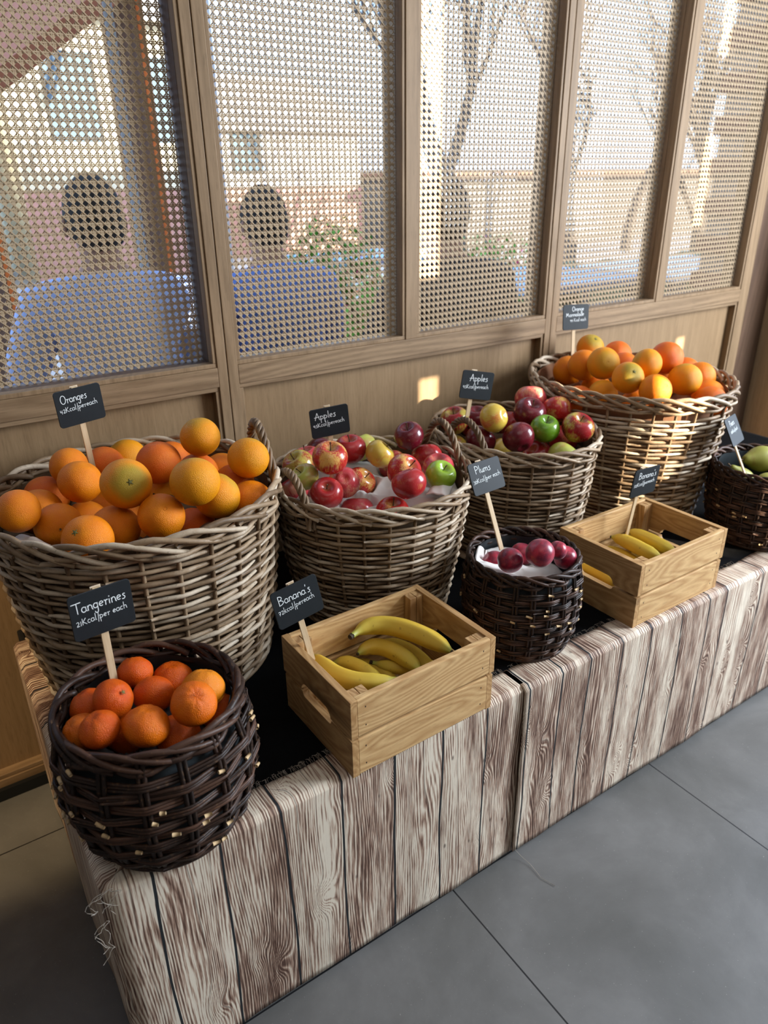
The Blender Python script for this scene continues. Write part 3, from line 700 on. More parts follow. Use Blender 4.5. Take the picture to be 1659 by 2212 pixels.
mb = MB(); q = [(0.085*math.cos(a), 0.085*math.sin(a), 0.93) for a in np.linspace(0, 2*PI, 14, endpoint=False)]; mb.tube(q, 0.02, 6, closed=True); ME_NAV = mesh_of(mb, 'navel')
DATA = {}
def obj_from(me, name, mat, loc, rot, sc, parent=None):
    me2 = me
    if not me.materials: me.materials.append(None)
    o = bpy.data.objects.new(name, me2); COL.objects.link(o)
    o.material_slots[0].link = 'OBJECT'; o.material_slots[0].material = mat
    if parent is not None: o.parent = parent
    else: o.location = loc; o.rotation_euler = rot; o.scale = (sc,)*3
    return o
def fruit(kind, me, mat, p, d, label, group, cat=None, stem=None, spin=0.0):
    d = Vector(d).normalized(); q = d.to_track_quat('Z', 'Y') @ Matrix.Rotation(spin, 3, 'Z').to_quaternion()
    o = obj_from(me, kind, mat, p[:3], q.to_euler(), p[3])
    tag(o, label, cat or kind, group)
    if stem == 'button': obj_from(ME_BUT, 'stem_button', STEMG, 0, 0, 0, o)
    elif stem == 'stem': obj_from(ME_STEM, 'stem', STEMB, 0, 0, 0, o)
    elif stem == 'navel': obj_from(ME_NAV, 'navel', mat, 0, 0, 0, o)
    return o
FP = {"B1":[[0.099,1.243,0.84,0.0362],[0.157,1.256,0.791,0.0405],[0.18,1.139,0.806,0.0411],[0.214,1.397,0.845,0.0355],[0.216,1.322,0.838,0.0389],[0.288,1.449,0.813,0.0399],[0.266,1.192,0.866,0.0427],[0.347,1.505,0.799,0.0419],[0.365,1.335,0.838,0.0425],[0.449,1.323,0.877,0.0388],[0.428,1.466,0.788,0.0425],[0.361,1.119,0.871,0.0421],[0.503,1.222,0.852,0.0394],[0.44,1.336,0.798,0.0415],[0.505,1.381,0.772,0.041],[0.486,1.267,0.786,0.0416],[0.411,1.161,0.818,0.0418],[0.373,1.367,0.756,0.0424],[0.302,1.138,0.815,0.0394],[0.237,1.199,0.786,0.0422],[0.284,1.242,0.73,0.0416],[0.372,1.192,0.749,0.0422],[0.497,1.314,0.716,0.0419],[0.484,1.183,0.779,0.0417],[0.141,1.337,0.792,0.0419],[0.182,1.467,0.722,0.0409],[0.167,1.418,0.786,0.0415],[0.26,1.407,0.733,0.0419],[0.295,1.325,0.727,0.0415],[0.214,1.338,0.751,0.0416]],"B2":[[0.649,1.303,0.777,0.0365],[0.672,1.207,0.819,0.0372],[0.8,1.34,0.772,0.0372],[0.858,1.383,0.751,0.0367],[0.755,1.399,0.757,0.0355],[0.697,1.356,0.762,0.0363],[0.63,1.239,0.777,0.0297],[0.646,1.18,0.757,0.034],[0.709,1.217,0.755,0.0339],[0.783,1.276,0.715,0.0365],[0.84,1.281,0.769,0.0338],[0.905,1.32,0.716,0.0366],[0.91,1.264,0.803,0.0346],[0.952,1.252,0.746,0.0364],[0.931,1.182,0.746,0.0367],[0.819,1.156,0.772,0.0387],[0.785,1.089,0.775,0.0358],[0.891,1.123,0.757,0.034],[0.726,1.196,0.69,0.0363],[0.757,1.109,0.71,0.0363],[0.645,1.33,0.71,0.0357]],"B3":[[1.371,1.348,0.79,0.0424],[1.289,1.268,0.787,0.0424],[1.389,1.269,0.778,0.0391],[1.333,1.145,0.772,0.0401],[1.268,1.192,0.769,0.0374],[1.185,1.195,0.763,0.0392],[1.145,1.241,0.809,0.0362],[1.147,1.391,0.763,0.039],[1.135,1.276,0.743,0.0388],[1.224,1.393,0.752,0.0387],[1.264,1.441,0.704,0.039],[1.151,1.401,0.683,0.0386],[1.154,1.323,0.683,0.0386],[1.23,1.306,0.683,0.0387],[1.268,1.209,0.694,0.039],[1.268,1.126,0.715,0.039],[1.339,1.387,0.716,0.0388],[1.363,1.216,0.716,0.039]],"B4":[[1.752,1.489,0.856,0.0413],[1.82,1.441,0.834,0.0435],[1.636,1.467,0.808,0.0435],[1.613,1.388,0.842,0.0441],[1.595,1.304,0.865,0.0439],[1.768,1.371,0.817,0.0438],[1.624,1.186,0.882,0.039],[1.805,1.261,0.846,0.0415],[1.707,1.187,0.886,0.0433],[1.881,1.244,0.811,0.0432],[1.831,1.161,0.819,0.0432],[1.548,1.182,0.857,0.0407],[1.839,1.353,0.768,0.0434],[1.745,1.211,0.812,0.0431],[1.69,1.112,0.845,0.0428],[1.559,1.103,0.839,0.0406],[1.556,1.263,0.793,0.0402],[1.66,1.375,0.769,0.0434],[1.677,1.503,0.74,0.0432],[1.58,1.173,0.778,0.0434],[1.858,1.181,0.738,0.0432],[1.708,1.042,0.795,0.0437],[1.781,1.095,0.789,0.0436],[1.471,1.27,0.786,0.0435]],"D1":[[0.177,0.947,0.664,0.0259],[0.226,0.932,0.638,0.0307],[0.129,0.876,0.684,0.0272],[0.103,0.917,0.655,0.0279],[0.186,0.89,0.656,0.0289],[0.244,0.84,0.673,0.0305],[0.214,0.79,0.694,0.0303],[0.151,0.802,0.678,0.0302],[0.098,0.826,0.682,0.0264],[0.08,0.868,0.655,0.0263],[0.192,0.812,0.633,0.031],[0.265,0.845,0.618,0.0287],[0.138,0.867,0.627,0.0309]],"D2":[[0.886,0.894,0.656,0.0258],[0.912,0.843,0.686,0.0279],[0.992,0.969,0.604,0.0255],[0.973,0.854,0.669,0.019],[1.005,0.861,0.64,0.0239],[0.916,0.97,0.607,0.0255]]}
U = None
def rd(k, i):
    r = random.Random(hash((len(k), ord(k[-1]), i)) if False else i*37+ord(k[-1])*11+ord(k[0])); return (r.uniform(-.7, .7), r.uniform(-.3, .9), r.uniform(.2, 1))
FR1 = [('o', U, U, 'big orange at the far left rim of the near basket, cut by the picture edge'),
 ('o', 'stem', (-0.07, -0.98, 0.2), 'orange low at the front left of the near basket above the white cloth corner'),
 ('o', 'button', (-0.55, -0.55, 0.75), 'orange with a dark green stem button against the front rim of the near basket'),
 ('o', U, U, 'orange at the back left of the near basket beside the sign stick'),
 ('o', U, U, 'large smooth orange left of the green-tinged one in the near basket'),
 ('r', U, U, 'reddish orange just right of the sign stick, second row from the back'),
 ('g', 'button', (-0.04, -0.92, 0.39), 'orange with a green-yellow patch round its stem, middle of the near basket'),
 ('y', U, U, 'golden yellow orange at the back rim of the near basket'),
 ('r', U, U, 'orange with a grey scar on its right side, back middle of the near basket'),
 ('y', U, U, 'topmost orange of the near basket, against the oak panel'),
 ('r', U, U, 'shaded reddish orange tucked left of the topmost one in the near basket'),
 ('y', 'navel', (0.2, 0.5, 0.85), 'largest bright orange, right of the middle of the near basket'),
 ('y', U, U, 'orange touching the rope handle of the near basket'),
 ('r', U, U, 'orange with a reddish top showing behind the largest bright one'),
 ('o', U, U, 'small orange patch between the topmost orange and the handle orange'),
 ('r', U, U, 'shaded orange under the one at the rope handle'),
 ('y', U, U, 'orange showing right of the largest bright one, half hidden'),
 ('y', U, U, 'orange wedged between the green-tinged and the largest bright orange'),
 ('o', 'navel', (0.03, -0.74, 0.67), 'orange with a tiny stem mark below the two largest in the near basket'),
 ('o', U, U, 'orange low in front, between the stem-button one and the tiny-mark one'),
 ('o', U, U, 'orange at the front rim, mostly hidden, right of the stem-button one'),
 ('r', U, U, 'flat-looking reddish orange at the front rim, below the largest bright one'),
 ('r', 'navel', (0.1, -0.2, 0.95), 'orange with a reddish sheen at the right front rim of the near basket'),
 ('o', U, U, 'shaded orange in the right corner under the rope handle'),
 ('o', U, U, 'orange at the left of the near basket behind the large smooth one'),
 ('o', U, U, 'sliver of orange at the left between the rim orange and the smooth one'),
 ('r', U, U, 'orange with a pale sheen above the far left rim orange'),
 ('o', U, U, 'deep shaded orange between the smooth one and the green-tinged one'),
 ('o', U, U, 'dark shaded orange under the green-tinged one'),
 ('o', U, U, 'dark shaded orange beneath the large smooth one')]
FR2 = [('b', 'stem', (-0.51, 0.01, 0.86), 'yellow and red apple at the left rim, its stem tilted left'),
 ('s', 'stem', (-0.06, -0.3, 0.95), 'big red-striped yellow apple on top at the left of the napkin basket'),
 ('r', 'stem', (-0.14, -0.13, 0.98), 'bright red apple under the sign of the napkin basket'),
 ('p', 'stem', (-0.15, 0.44, 0.89), 'yellow-green apple at the back rim behind the bright red one'),
 ('d', U, U, 'dark red apple glimpsed just below the sign'),
 ('k2', 'stem', (-0.19, 0.07, 0.98), 'pale pinkish apple at the back left rim of the napkin basket'),
 ('p', 'stem', (-0.61, -0.03, 0.79), 'yellow-green apple behind the left rope handle'),
 ('r', 'stem', (-0.27, -0.51, 0.82), 'red apple at the front left rim with its stem in a deep hollow'),
 ('k2', U, (0.3, 0.6, -0.6), 'dull red apple on its side, between front left red one and big striped one'),
 ('s', 'stem', (0.38, -0.55, 0.74), 'red-streaked apple leaning on the white napkin, stem to the right'),
 ('y', 'stem', (0.62, -0.3, 0.75), 'orange-yellow apple at the back middle of the napkin basket'),
 ('s', U, (-0.5, 0.5, 0.5), 'red and yellow apple half hidden behind the two large red ones'),
 ('d', 'stem', (-0.34, -0.15, 0.93), 'dark red apple on top at the back right of the napkin basket'),
 ('r', U, (0.2, 0.4, 0.8), 'red apple right below the dark red one on top'),
 ('k2', U, (-0.12, -0.09, 0.99), 'dull red apple with a dent behind the bright green one'),
 ('s', 'stem', (0.28, -0.63, 0.72), 'red apple with its stem hollow facing the viewer, right of the napkin'),
 ('r', U, (-0.14, 0.4, 0.9), 'large plain red apple in front of the one with the facing hollow'),
 ('g', 'stem', (0.05, -0.5, 0.86), 'bright green apple at the right rim above the napkin fold'),
 ('k2', U, (0.2, 0.3, 0.9), 'brownish red apple top showing at the front rim on the napkin'),
 ('s', 'stem', (-0.04, -0.21, 0.98), 'red and green apple top at the front rim, stem up'),
 ('k2', U, U, 'reddish apple low behind the left rope handle')]
FR3 = [('k2', U, (0.3, 0.3, 0.9), 'sunlit pink apple, highest in the farther apple basket'),
 ('d', 'stem', (-0.1, -0.45, 0.88), 'large dark red apple just below the sunlit pink one'),
 ('s', U, (0.2, 0.5, 0.7), 'pink and yellow apple right of the large dark red one'),
 ('b', 'stem', (-0.1, -0.38, 0.9), 'yellow and red apple at the right rim of the farther apple basket'),
 ('k', 'stem', (-0.11, -0.33, 0.94), 'deep green apple amid the red ones'),
 ('d', U, (0.2, 0.7, 0.5), 'purple-red apple low at the front left of the green one'),
 ('y', U, (-0.3, 0.7, -0.3), 'plain golden yellow apple left of the middle of the farther apple basket'),
 ('b', 'stem', (-0.3, -0.1, 0.9), 'red apple with a golden shoulder behind the handle of the farther apple basket'),
 ('d', U, U, 'shaded red apple below the golden yellow one'),
 ('d', U, U, 'dark red apple beside the sign stick at the back rim'),
 ('r', U, U, 'orange-red apple wedged left of the golden yellow one'),
 ('y', U, U, 'yellow and red apple inside the loop of the rope handle'),
 ('k2', 'stem', (-0.03, -0.17, 0.98), 'pale pink-green apple at the front rim beside the handle'),
 ('y', U, U, 'yellow apple peeking out left of the purple-red one at the rim'),
 ('r', U, U, 'red apple top at the front rim below the green one'),
 ('p', U, U, 'yellow-green apple top at the right front rim'),
 ('r', U, U, 'red apple in shade behind the large dark red one'),
 ('r', U, U, 'red sliver of an apple right of the green one')]
FR4 = [('g', 'button', (-0.14, -0.57, 0.81), 'green-topped orange highest at the back, right of the far sign stick'),
 ('r', U, U, 'red-orange fruit at the back rim next to the green-topped one'),
 ('o', U, U, 'orange at the left rim of the far basket'),
 ('o', U, U, 'tall-looking orange second from the left in the far basket'),
 ('y', 'navel', (-0.5, -0.75, 0.3), 'large orange with a small crease, left of the middle of the far basket'),
 ('r', U, U, 'reddish orange glimpsed behind the large creased one'),
 ('y', U, U, 'large plain orange at the top middle of the far basket'),
 ('o', U, U, 'orange behind and right of the top middle one'),
 ('r', U, U, 'dull reddish orange at the back rim right of the middle'),
 ('r', U, U, 'reddish orange above the big one at the right of the far basket'),
 ('o', U, U, 'orange against the brown lining at the right'),
 ('g', 'button', (-0.35, -0.7, 0.6), 'yellowish orange with a green stem spot, front middle of the far basket'),
 ('o', U, U, 'sliver of orange right of the green-spotted one'),
 ('o', U, U, 'orange in the middle hollow, left of the big right-hand one'),
 ('y', U, U, 'big bright orange at the right front of the far basket'),
 ('o', 'navel', (-0.1, -0.8, 0.5), 'orange with a round navel at the front rim of the far basket'),
 ('y', U, U, 'sunlit glowing yellow-orange at the front left rim'),
 ('o', U, U, 'orange behind the sunlit yellow-orange one'),
 ('o', U, U, 'orange low at the left rim below the tall-looking one'),
 ('o', U, U, 'orange top poking over the front rim beside the sunlit one'),
 ('r', U, U, 'long reddish orange at the right front rim of the far basket'),
 ('r', U, U, 'reddish orange in the right corner of the far basket'),
 ('o', U, U, 'small orange patch under the big bright right one'),
 ('r', U, U, 'reddish sliver behind the sunlit yellow-orange one')]
FRT = [('t', U, (0.2, 0.6, 0.7), 'red-orange tangerine at the back beside the sign stick'),
 ('t', U, (0.1, 0.1, 1), 'shaded flattened tangerine at the back right'),
 ('t', 'button', (0.47, -0.6, 0.64), 'tangerine with wrinkled skin and a stem button at the left'),
 ('t', U, U, 'tangerine behind the wrinkled one at the left'),
 ('t', U, (0.3, 0.8, 0.4), 'red-orange tangerine in the very middle of the pile'),
 ('v', U, (0.3, 0.3, 0.8), 'yellow-orange tangerine at the right rim'),
 ('u', 'navel', (0.03, -0.5, 0.87), 'large tangerine with a dot on top at the right front'),
 ('u', U, (0.35, 0.1, 0.9), 'large tangerine at the front middle rim'),
 ('t', U, (-0.25, 0.1, 0.95), 'tangerine at the front left rim'),
 ('u', U, U, 'tangerine at the far left rim behind the front left one'),
 ('t', U, U, 'dark shaded tangerine under the large right front one'),
 ('t', U, U, 'shaded tangerine at the right under the yellow-orange one'),
 ('t', U, U, 'shaded tangerine buried in the middle of the pile')]
FRP = [('', U, (-0.2, -0.6, 0.4), 'dark red plum at the front left of the plum basket'),
 ('', U, (-0.4, 0.1, 0.7), 'largest bright red plum in the middle of the plum basket'),
 ('', U, U, 'red plum behind the largest one, beside the napkin'),
 ('', U, U, 'plum at the back right of the plum basket'),
 ('', U, (0.1, -0.3, 0.8), 'plum at the right rim of the plum basket'),
 ('', U, U, 'nearly black plum at the left on the napkin')]
def pile(key, spec, kind, me, mats, group, cat=None):
    out = []
    for i, ((c, st, d, lab), p) in enumerate(zip(spec, FP[key])):
        out.append(fruit(kind, me, mats[c] if isinstance(mats, dict) else mats, p, d or rd(key, i), lab, group, cat, st, spin=i*1.7))
    return out
pile('B1', FR1, 'orange', ME_OR, OR, 'oranges in the near basket')
pile('B2', FR2, 'apple', ME_AP, AP, 'apples in the napkin basket')
pile('B3', FR3, 'apple', ME_AP, AP, 'apples in the farther apple basket')
pile('B4', FR4, 'orange', ME_OR, OR, 'oranges in the far basket')
pile('D1', FRT, 'tangerine', ME_TA, OR, 'tangerines in the dark basket')
pile('D2', FRP, 'plum', ME_PL, PLUM, 'plums in the dark basket')

# cloths under the fruit: each follows the undersides of the fruit it carries
def bed(name, key, c, rr, zt, mat, label, cat, top=-0.035, fold=0.010, ell=1.0, extra=None, zmin=0.10, tilt=(0, 0)):
    pts = FP[key]; mb = MB(); V = []; nr, na = 22, 84
    def h(x, y):
        z = zt+top+fold*nz(x*26, y*26, 3)+fold*0.5*nz(x*60, y*60)+fold*0.7*math.sin(x*70+y*45+3*nz(x*12, y*12))+tilt[0]*(x-c[0])+tilt[1]*(y-c[1])
        for px, py, pz, pr in pts:
            d2 = (x-px)**2+(y-py)**2; q = pr+0.006
            if d2 < q*q: z = min(z, pz-math.sqrt(q*q-d2)*0.985)
        return max(z, zt-zmin-0.14)
    for i in range(na):
        a = 2*PI*i/na
        for j in range(nr+1):
            r = rr*j/nr; x = c[0]+r*math.cos(a)*ell; y = c[1]+r*math.sin(a); V.append((x-c[0], y-c[1], h(x, y)))
    mb.grid(V, na, nr+1, closed_u=True)
    if extra: extra(mb, c)
    o = mb.build(name, mat, loc=(c[0], c[1], 0)); 
    s = o.modifiers.new('thick', 'SOLIDIFY'); s.thickness = 0.0015
    return tag(o, label, cat)
def foldstrip(mb, c, P0, P1, w, hgt, seed):
    """a rumpled corner of cloth standing up along the rim"""
    P0 = Vector(P0); P1 = Vector(P1); d = P1-P0; n = Vector((-d.y, d.x, 0)).normalized(); V = []; nu, nv = 26, 14
    for i in range(nu):
        s = i/(nu-1)
        for j in range(nv):
            t = j/(nv-1); e = math.sin(PI*t)
            p = P0+d*s+n*w*(t-0.5)*(1-0.3*s)+Vector((0, 0, hgt*e*(0.35+0.65*math.sin(PI*s)**0.7)+0.003*nz(s*5, t*4, seed)+0.002*math.sin(t*9+s*3)*e))
            V.append((p.x-c[0], p.y-c[1], p.z))
    mb.grid(V, nu, nv)
bed('brown_sackcloth', 'B1', (0.31, 1.30), 0.236, 0.82, BURLAP, 'brown sackcloth stuffed under the oranges of the near basket', 'cloth', top=-0.05)
bed('linen_napkin', 'B2', (0.784, 1.231), 0.193, 0.76, LINEN, 'rumpled white napkin under the apples, its corner folded over the right front rim', 'napkin', top=-0.052,
    extra=lambda mb, c: foldstrip(mb, c, (0.850, 1.082, 0.735), (0.915, 1.128, 0.742), 0.05, 0.014, 1))
bed('brown_sackcloth', 'B3', (1.243, 1.274), 0.196, 0.76, BURLAP, 'brown sackcloth under the apples of the farther apple basket', 'cloth', top=-0.06, ell=0.87)
bed('brown_sackcloth', 'B4', (1.674, 1.275), 0.256, 0.83, BROWNLIN, 'brown cloth under the oranges of the far basket', 'cloth', top=-0.06, ell=0.875)
bed('dark_cloth', 'D1', (0.177, 0.868), 0.100, 0.68, GREYLIN, 'dark cloth under the tangerines', 'cloth', top=-0.06)
bed('linen_napkin', 'D2', (0.946, 0.918), 0.097, 0.65, LINEN, 'crumpled white napkin at the left inside the plum basket', 'napkin', top=-0.045, fold=0.007, tilt=(-0.28, 0.10))
mb = MB(); foldstrip(mb, (0, 0), (0.082, 1.262, 0.782), (0.128, 1.172, 0.782), 0.05, 0.016, 5)
o = mb.build('linen_napkin', LINEN); s = o.modifiers.new('thick', 'SOLIDIFY'); s.thickness = 0.0015
tag(o, 'white napkin corner sticking out at the left front rim of the near orange basket', 'napkin')

# pears
def pear(p, d, L, R0, label):
    V = []; prof = [(0, -0.50), (0.30, -0.485), (0.62, -0.42), (0.90, -0.27), (1.0, -0.10), (0.93, 0.06), (0.72, 0.20), (0.50, 0.32), (0.36, 0.42), (0.26, 0.48), (0.12, 0.505), (0.0, 0.49)]
    mb = MB(); mb.lathe([(max(r, 1e-5)*R0, z*L) for r, z in prof], 28); q = Vector(d).normalized().to_track_quat('Z', 'Y')
    o = mb.build('pear', PEAR, loc=p, sub=1); o.rotation_euler = q.to_euler(); tag(o, label, 'pear', 'pears in the dark basket')
    s = MB(); s.tube([(0, 0, 0.48*L), (0.001, 0, 0.56*L), (0.004, 0, 0.66*L)], 0.0018, 6); s.build('stem', STEMB, o)
pear((1.838, 0.952, 0.640), (-0.95, 0.25, 0.10), 0.108, 0.036, 'largest olive-brown pear lying across the back of the pear basket')
pear((1.752, 0.862, 0.628), (0.88, -0.42, -0.10), 0.088, 0.021, 'slim pale green pear lying along the front rim of the pear basket')
pear((1.838, 0.846, 0.620), (0.8, 0.5, 0.1), 0.09, 0.028, 'pear at the right picture edge, front of the pear basket')
pear((1.730, 0.930, 0.622), (-0.55, 0.35, 0.55), 0.09, 0.024, 'pear whose neck shows left of the sign stick')
pear((1.81, 0.90, 0.575), (0.3, 0.9, 0.0), 0.10, 0.033, 'shaded pear under the others in the pear basket')
mb = MB(); mb.lathe([(0, 0), (0.118, 0), (0.120, 0.004), (0, 0.006)], 30, c=(0, 0, 0)); o = mb.build('dark_cloth', GREYLIN, loc=(1.80, 0.905, 0.545)); tag(o, 'dark cloth under the pears', 'cloth')

# ================================================================== crates of bananas
def crate(c, yaw, label):
    r = empty('wooden_crate', (c[0], c[1], TZ), (0, 0, yaw), label=label, cat='crate', group='pine crates of bananas')
    Lx, Ly, Hh, t = 0.303, 0.226, 0.157, 0.0125
    g = 0.006; h1 = 0.074
    lv = ((0.0, h1), (h1+g, h1+g+h1))
    for k, (a, b) in enumerate(lv):
        ins = 0.0016 if k == 0 else 0
        for s in (-1, 1):   # long boards, front and back
            y0, y1 = (-Ly/2+ins, -Ly/2+t+ins) if s < 0 else (Ly/2-t-ins, Ly/2-ins)
            one('long_board', PINEX, (-Lx/2+t*0.9+ins, y0, a+0.001), (Lx/2-t*0.9-ins, y1, b), r, 0.0022)
        for s in (-1, 1):   # end boards with half of the hand slot cut out of each
            x0, x1 = (-Lx/2+ins, -Lx/2+t+ins) if s < 0 else (Lx/2-t-ins, Lx/2-ins)
            mb = MB(); hw, hh, n = 0.048, 0.016, 8
            y0, y1 = -Ly/2+ins, Ly/2-ins
            if k: outl = [(y0, b), (y0, a), (-hw, a)]+[(-hw+hh*(1-math.cos(q)), a+hh*math.sin(q)) for q in np.linspace(0.05, PI/2, n)]+[(hw-hh*(1-math.cos(q)), a+hh*math.sin(q)) for q in np.linspace(PI/2, 0.05, n)]+[(hw, a), (y1, a), (y1, b)]
            else: hh = 0.009; outl = [(y1, a), (y1, b), (hw, b)]+[(hw-hh*(1-math.cos(q)), b-hh*math.sin(q)) for q in np.linspace(0.05, PI/2, n)]+[(-hw+hh*(1-math.cos(q)), b-hh*math.sin(q)) for q in np.linspace(PI/2, 0.05, n)]+[(-hw, b), (y0, b), (y0, a)]
            N = len(outl); cx0 = (x0+x1)/2; cz = (a+b)/2
            V = [(x0-cx0, y, z-cz) for y, z in outl]+[(x1-cx0, y, z-cz) for y, z in outl]
            Fc = [tuple(range(N)), tuple(range(2*N-1, N-1, -1))]+[(i, i+N, (i+1) % N+N, (i+1) % N) for i in range(N)]
            mb.add(V, Fc); bm_o = mb.build('end_board', PINEY, r, smooth=False, loc=(cx0, 0, cz), bevel=0.0015)
            import bmesh as _b
            q = _b.new(); q.from_mesh(bm_o.data); _b.ops.recalc_face_normals(q, faces=q.faces); q.to_mesh(bm_o.data); q.free()
    for sx in (-1, 1):
        for sy in (-1, 1):
            cx = sx*(Lx/2-t-0.0155); cy = sy*(Ly/2-t-0.0110)
            mb = MB(); zt = Hh-0.0065
            mb.box((-0.0150, -0.0105, -zt/2+0.003), (-0.0006, 0.0105, zt/2)); mb.box((0.0006, -0.0105, -zt/2+0.003), (0.0150, 0.0105, zt/2))
            mb.build('corner_post', PINEZ, r, smooth=False, loc=(cx, cy, zt/2), bevel=0.0008)
    for k in range(3):
        y = -0.066+k*0.066; one('base_board', PINEX, (-Lx/2+t+0.001, y-0.030, 0.004), (Lx/2-t-0.001, y+0.030, 0.012), r, 0.001)
    nl = MB()
    for k, (a, b) in enumerate(lv):
        for sx in (-1, 1):
            for dz in (0.018, 0.054): nl.box((sx*(Lx/2-0.028)-0.0008, -Ly/2-0.0003+(0.0016 if k == 0 else 0), a+dz), (sx*(Lx/2-0.028)+0.0008, -Ly/2+0.003, a+dz+0.003))
    nl.build('nails', plain('dark_nail', (0.05, 0.035, 0.025), 0.4), r, smooth=False)
    return r
crate((0.592, 0.884), 0.020, 'pine crate of bananas between the tangerine basket and the plum basket')
crate((1.312, 0.906), 0.006, 'pine crate of bananas right of the plum basket')
def banana(P, rad, label, flip=False, lift=0.0, z=None):
    P = np.array(P, float)
    if z is not None:
        f_ = (1.33-z)/(1.33-P[:, 2:3]); P = np.array([[0, 0, 1.33]])+(P-np.array([[0, 0, 1.33]]))*f_
    if flip: P = P[::-1]
    # smooth spline through the points, ends sag a little onto the crate floor
    from mathutils.geometry import interpolate_bezier
    n = len(P); t = np.r_[0, np.cumsum(np.linalg.norm(np.diff(P, axis=0), axis=1))]; t /= t[-1]
    u = np.linspace(0, 1, 30); Q = np.stack([np.interp(u, t, P[:, k]) for k in range(3)], 1)
    for _ in range(14): Q[1:-1] = 0.5*Q[1:-1]+0.25*(Q[:-2]+Q[2:])
    arch = 4*u*(1-u); Q[:, 2] += lift*arch-lift*0.6
    prof = np.interp(u, [0, 0.035, 0.07, 0.13, 0.24, 0.5, 0.78, 0.90, 0.96, 0.985, 1], [0.30, 0.30, 0.36, 0.66, 0.92, 1.0, 0.93, 0.70, 0.40, 0.24, 0.18])
    c = Q.mean(0); L = Q-c
    T = np.gradient(L, axis=0); T /= np.linalg.norm(T, axis=1)[:, None]
    A = np.cross(T, [0, 0, 1.0]); A /= np.linalg.norm(A, axis=1)[:, None]; B = np.cross(T, A)
    k = 20; V = []; tt = []
    for i in range(30):
        for j in range(k):
            a = 2*PI*j/k; rr = rad*prof[i]*(1+0.055*math.cos(5*a+0.6)); V.append(tuple(L[i]+A[i]*rr*math.cos(a)+B[i]*rr*math.sin(a))); tt.append(u[i])
    F = [(i*k+j, i*k+(j+1) % k, (i+1)*k+(j+1) % k, (i+1)*k+j) for i in range(29) for j in range(k)]
    mb = MB(); mb.add(V, F); mb.t = tt
    o = mb.build('banana', BANANA, loc=c); tag(o, label, 'banana', 'bananas in the pine crates')
    for (i0, i1, nm) in ((0, 1, 'stem_end'), (29, 28, 'blossom_end')):
        e = MB(); d = L[i0]-L[i1]; d /= np.linalg.norm(d); e.tube([L[i0]-d*0.001, L[i0]+d*(0.006 if i0 == 0 else 0.003)], [rad*prof[i0]*1.04, rad*prof[i0]*0.9], 9); e.build(nm, BTIP, o)
    return o
BTIP = plain('banana_tip', (0.045, 0.030, 0.018), 0.7)
banana([[0.582, 0.992, 0.545], [0.62, 1.008, 0.545], [0.654, 0.993, 0.545], [0.678, 0.958, 0.545], [0.694, 0.913, 0.545], [0.704, 0.869, 0.545], [0.705, 0.845, 0.545]], 0.0185, 'largest curved banana with a green stem end lying at the back of the near crate', z=0.572)
banana([[0.504, 1.004, 0.525], [0.504, 0.966, 0.525], [0.508, 0.929, 0.525], [0.523, 0.897, 0.525], [0.551, 0.873, 0.525], [0.596, 0.854, 0.525]], 0.0175, 'banana curving round the front left corner of the near crate', flip=True, z=0.54)
banana([[0.590, 0.985, 0.505], [0.622, 0.997, 0.505], [0.643, 0.978, 0.505], [0.656, 0.94, 0.505], [0.659, 0.901, 0.505], [0.655, 0.87, 0.505]], 0.0165, 'plump banana in the middle of the near crate with a dark nick', flip=True, z=0.532)
banana([[0.64, 1.01, 0.495], [0.675, 0.981, 0.495], [0.684, 0.945, 0.495], [0.685, 0.9, 0.495], [0.68, 0.86, 0.49]], 0.015, 'banana half hidden behind the plump one in the near crate', z=0.515)
banana([[0.55, 1.012, 0.485], [0.574, 0.998, 0.485], [0.584, 0.968, 0.485], [0.589, 0.94, 0.485], [0.59, 0.90, 0.485]], 0.015, 'short-looking banana beside the left one in the near crate', flip=True, z=0.515)
banana([[0.598, 0.945, 0.505], [0.614, 0.921, 0.505], [0.636, 0.898, 0.505], [0.665, 0.886, 0.505], [0.70, 0.88, 0.5]], 0.0135, 'small banana pointing left along the front of the near crate', z=0.505)
banana([[0.585, 1.01, 0.475], [0.60, 0.985, 0.475], [0.612, 0.965, 0.475], [0.618, 0.94, 0.475], [0.62, 0.90, 0.475]], 0.014, 'shaded banana at the bottom middle of the near crate', z=0.490)
banana([[1.352, 1.020, 0.52], [1.363, 0.991, 0.52], [1.360, 0.947, 0.52], [1.358, 0.909, 0.52], [1.362, 0.875, 0.52]], 0.0165, 'front banana of the two straight ones on top in the far crate', flip=True, z=0.538)
banana([[1.398, 1.012, 0.525], [1.407, 0.979, 0.525], [1.406, 0.937, 0.525], [1.402, 0.897, 0.525], [1.402, 0.865, 0.525]], 0.0165, 'rear banana of the two straight ones on top in the far crate', flip=True, z=0.540)
banana([[1.25, 0.975, 0.5], [1.304, 0.956, 0.5], [1.341, 0.942, 0.5], [1.362, 0.924, 0.5], [1.379, 0.893, 0.5]], 0.014, 'banana lying low across the front of the far crate', z=0.497)
banana([[1.345, 1.045, 0.48], [1.364, 1.019, 0.48], [1.363, 0.98, 0.48], [1.355, 0.93, 0.48], [1.345, 0.90, 0.48]], 0.014, 'banana with dry stems under the two on top in the far crate', z=0.503)
banana([[1.205, 0.995, 0.5], [1.213, 0.957, 0.5], [1.213, 0.92, 0.5], [1.205, 0.88, 0.5]], 0.014, 'banana seen through the left hand slot of the far crate', z=0.490)
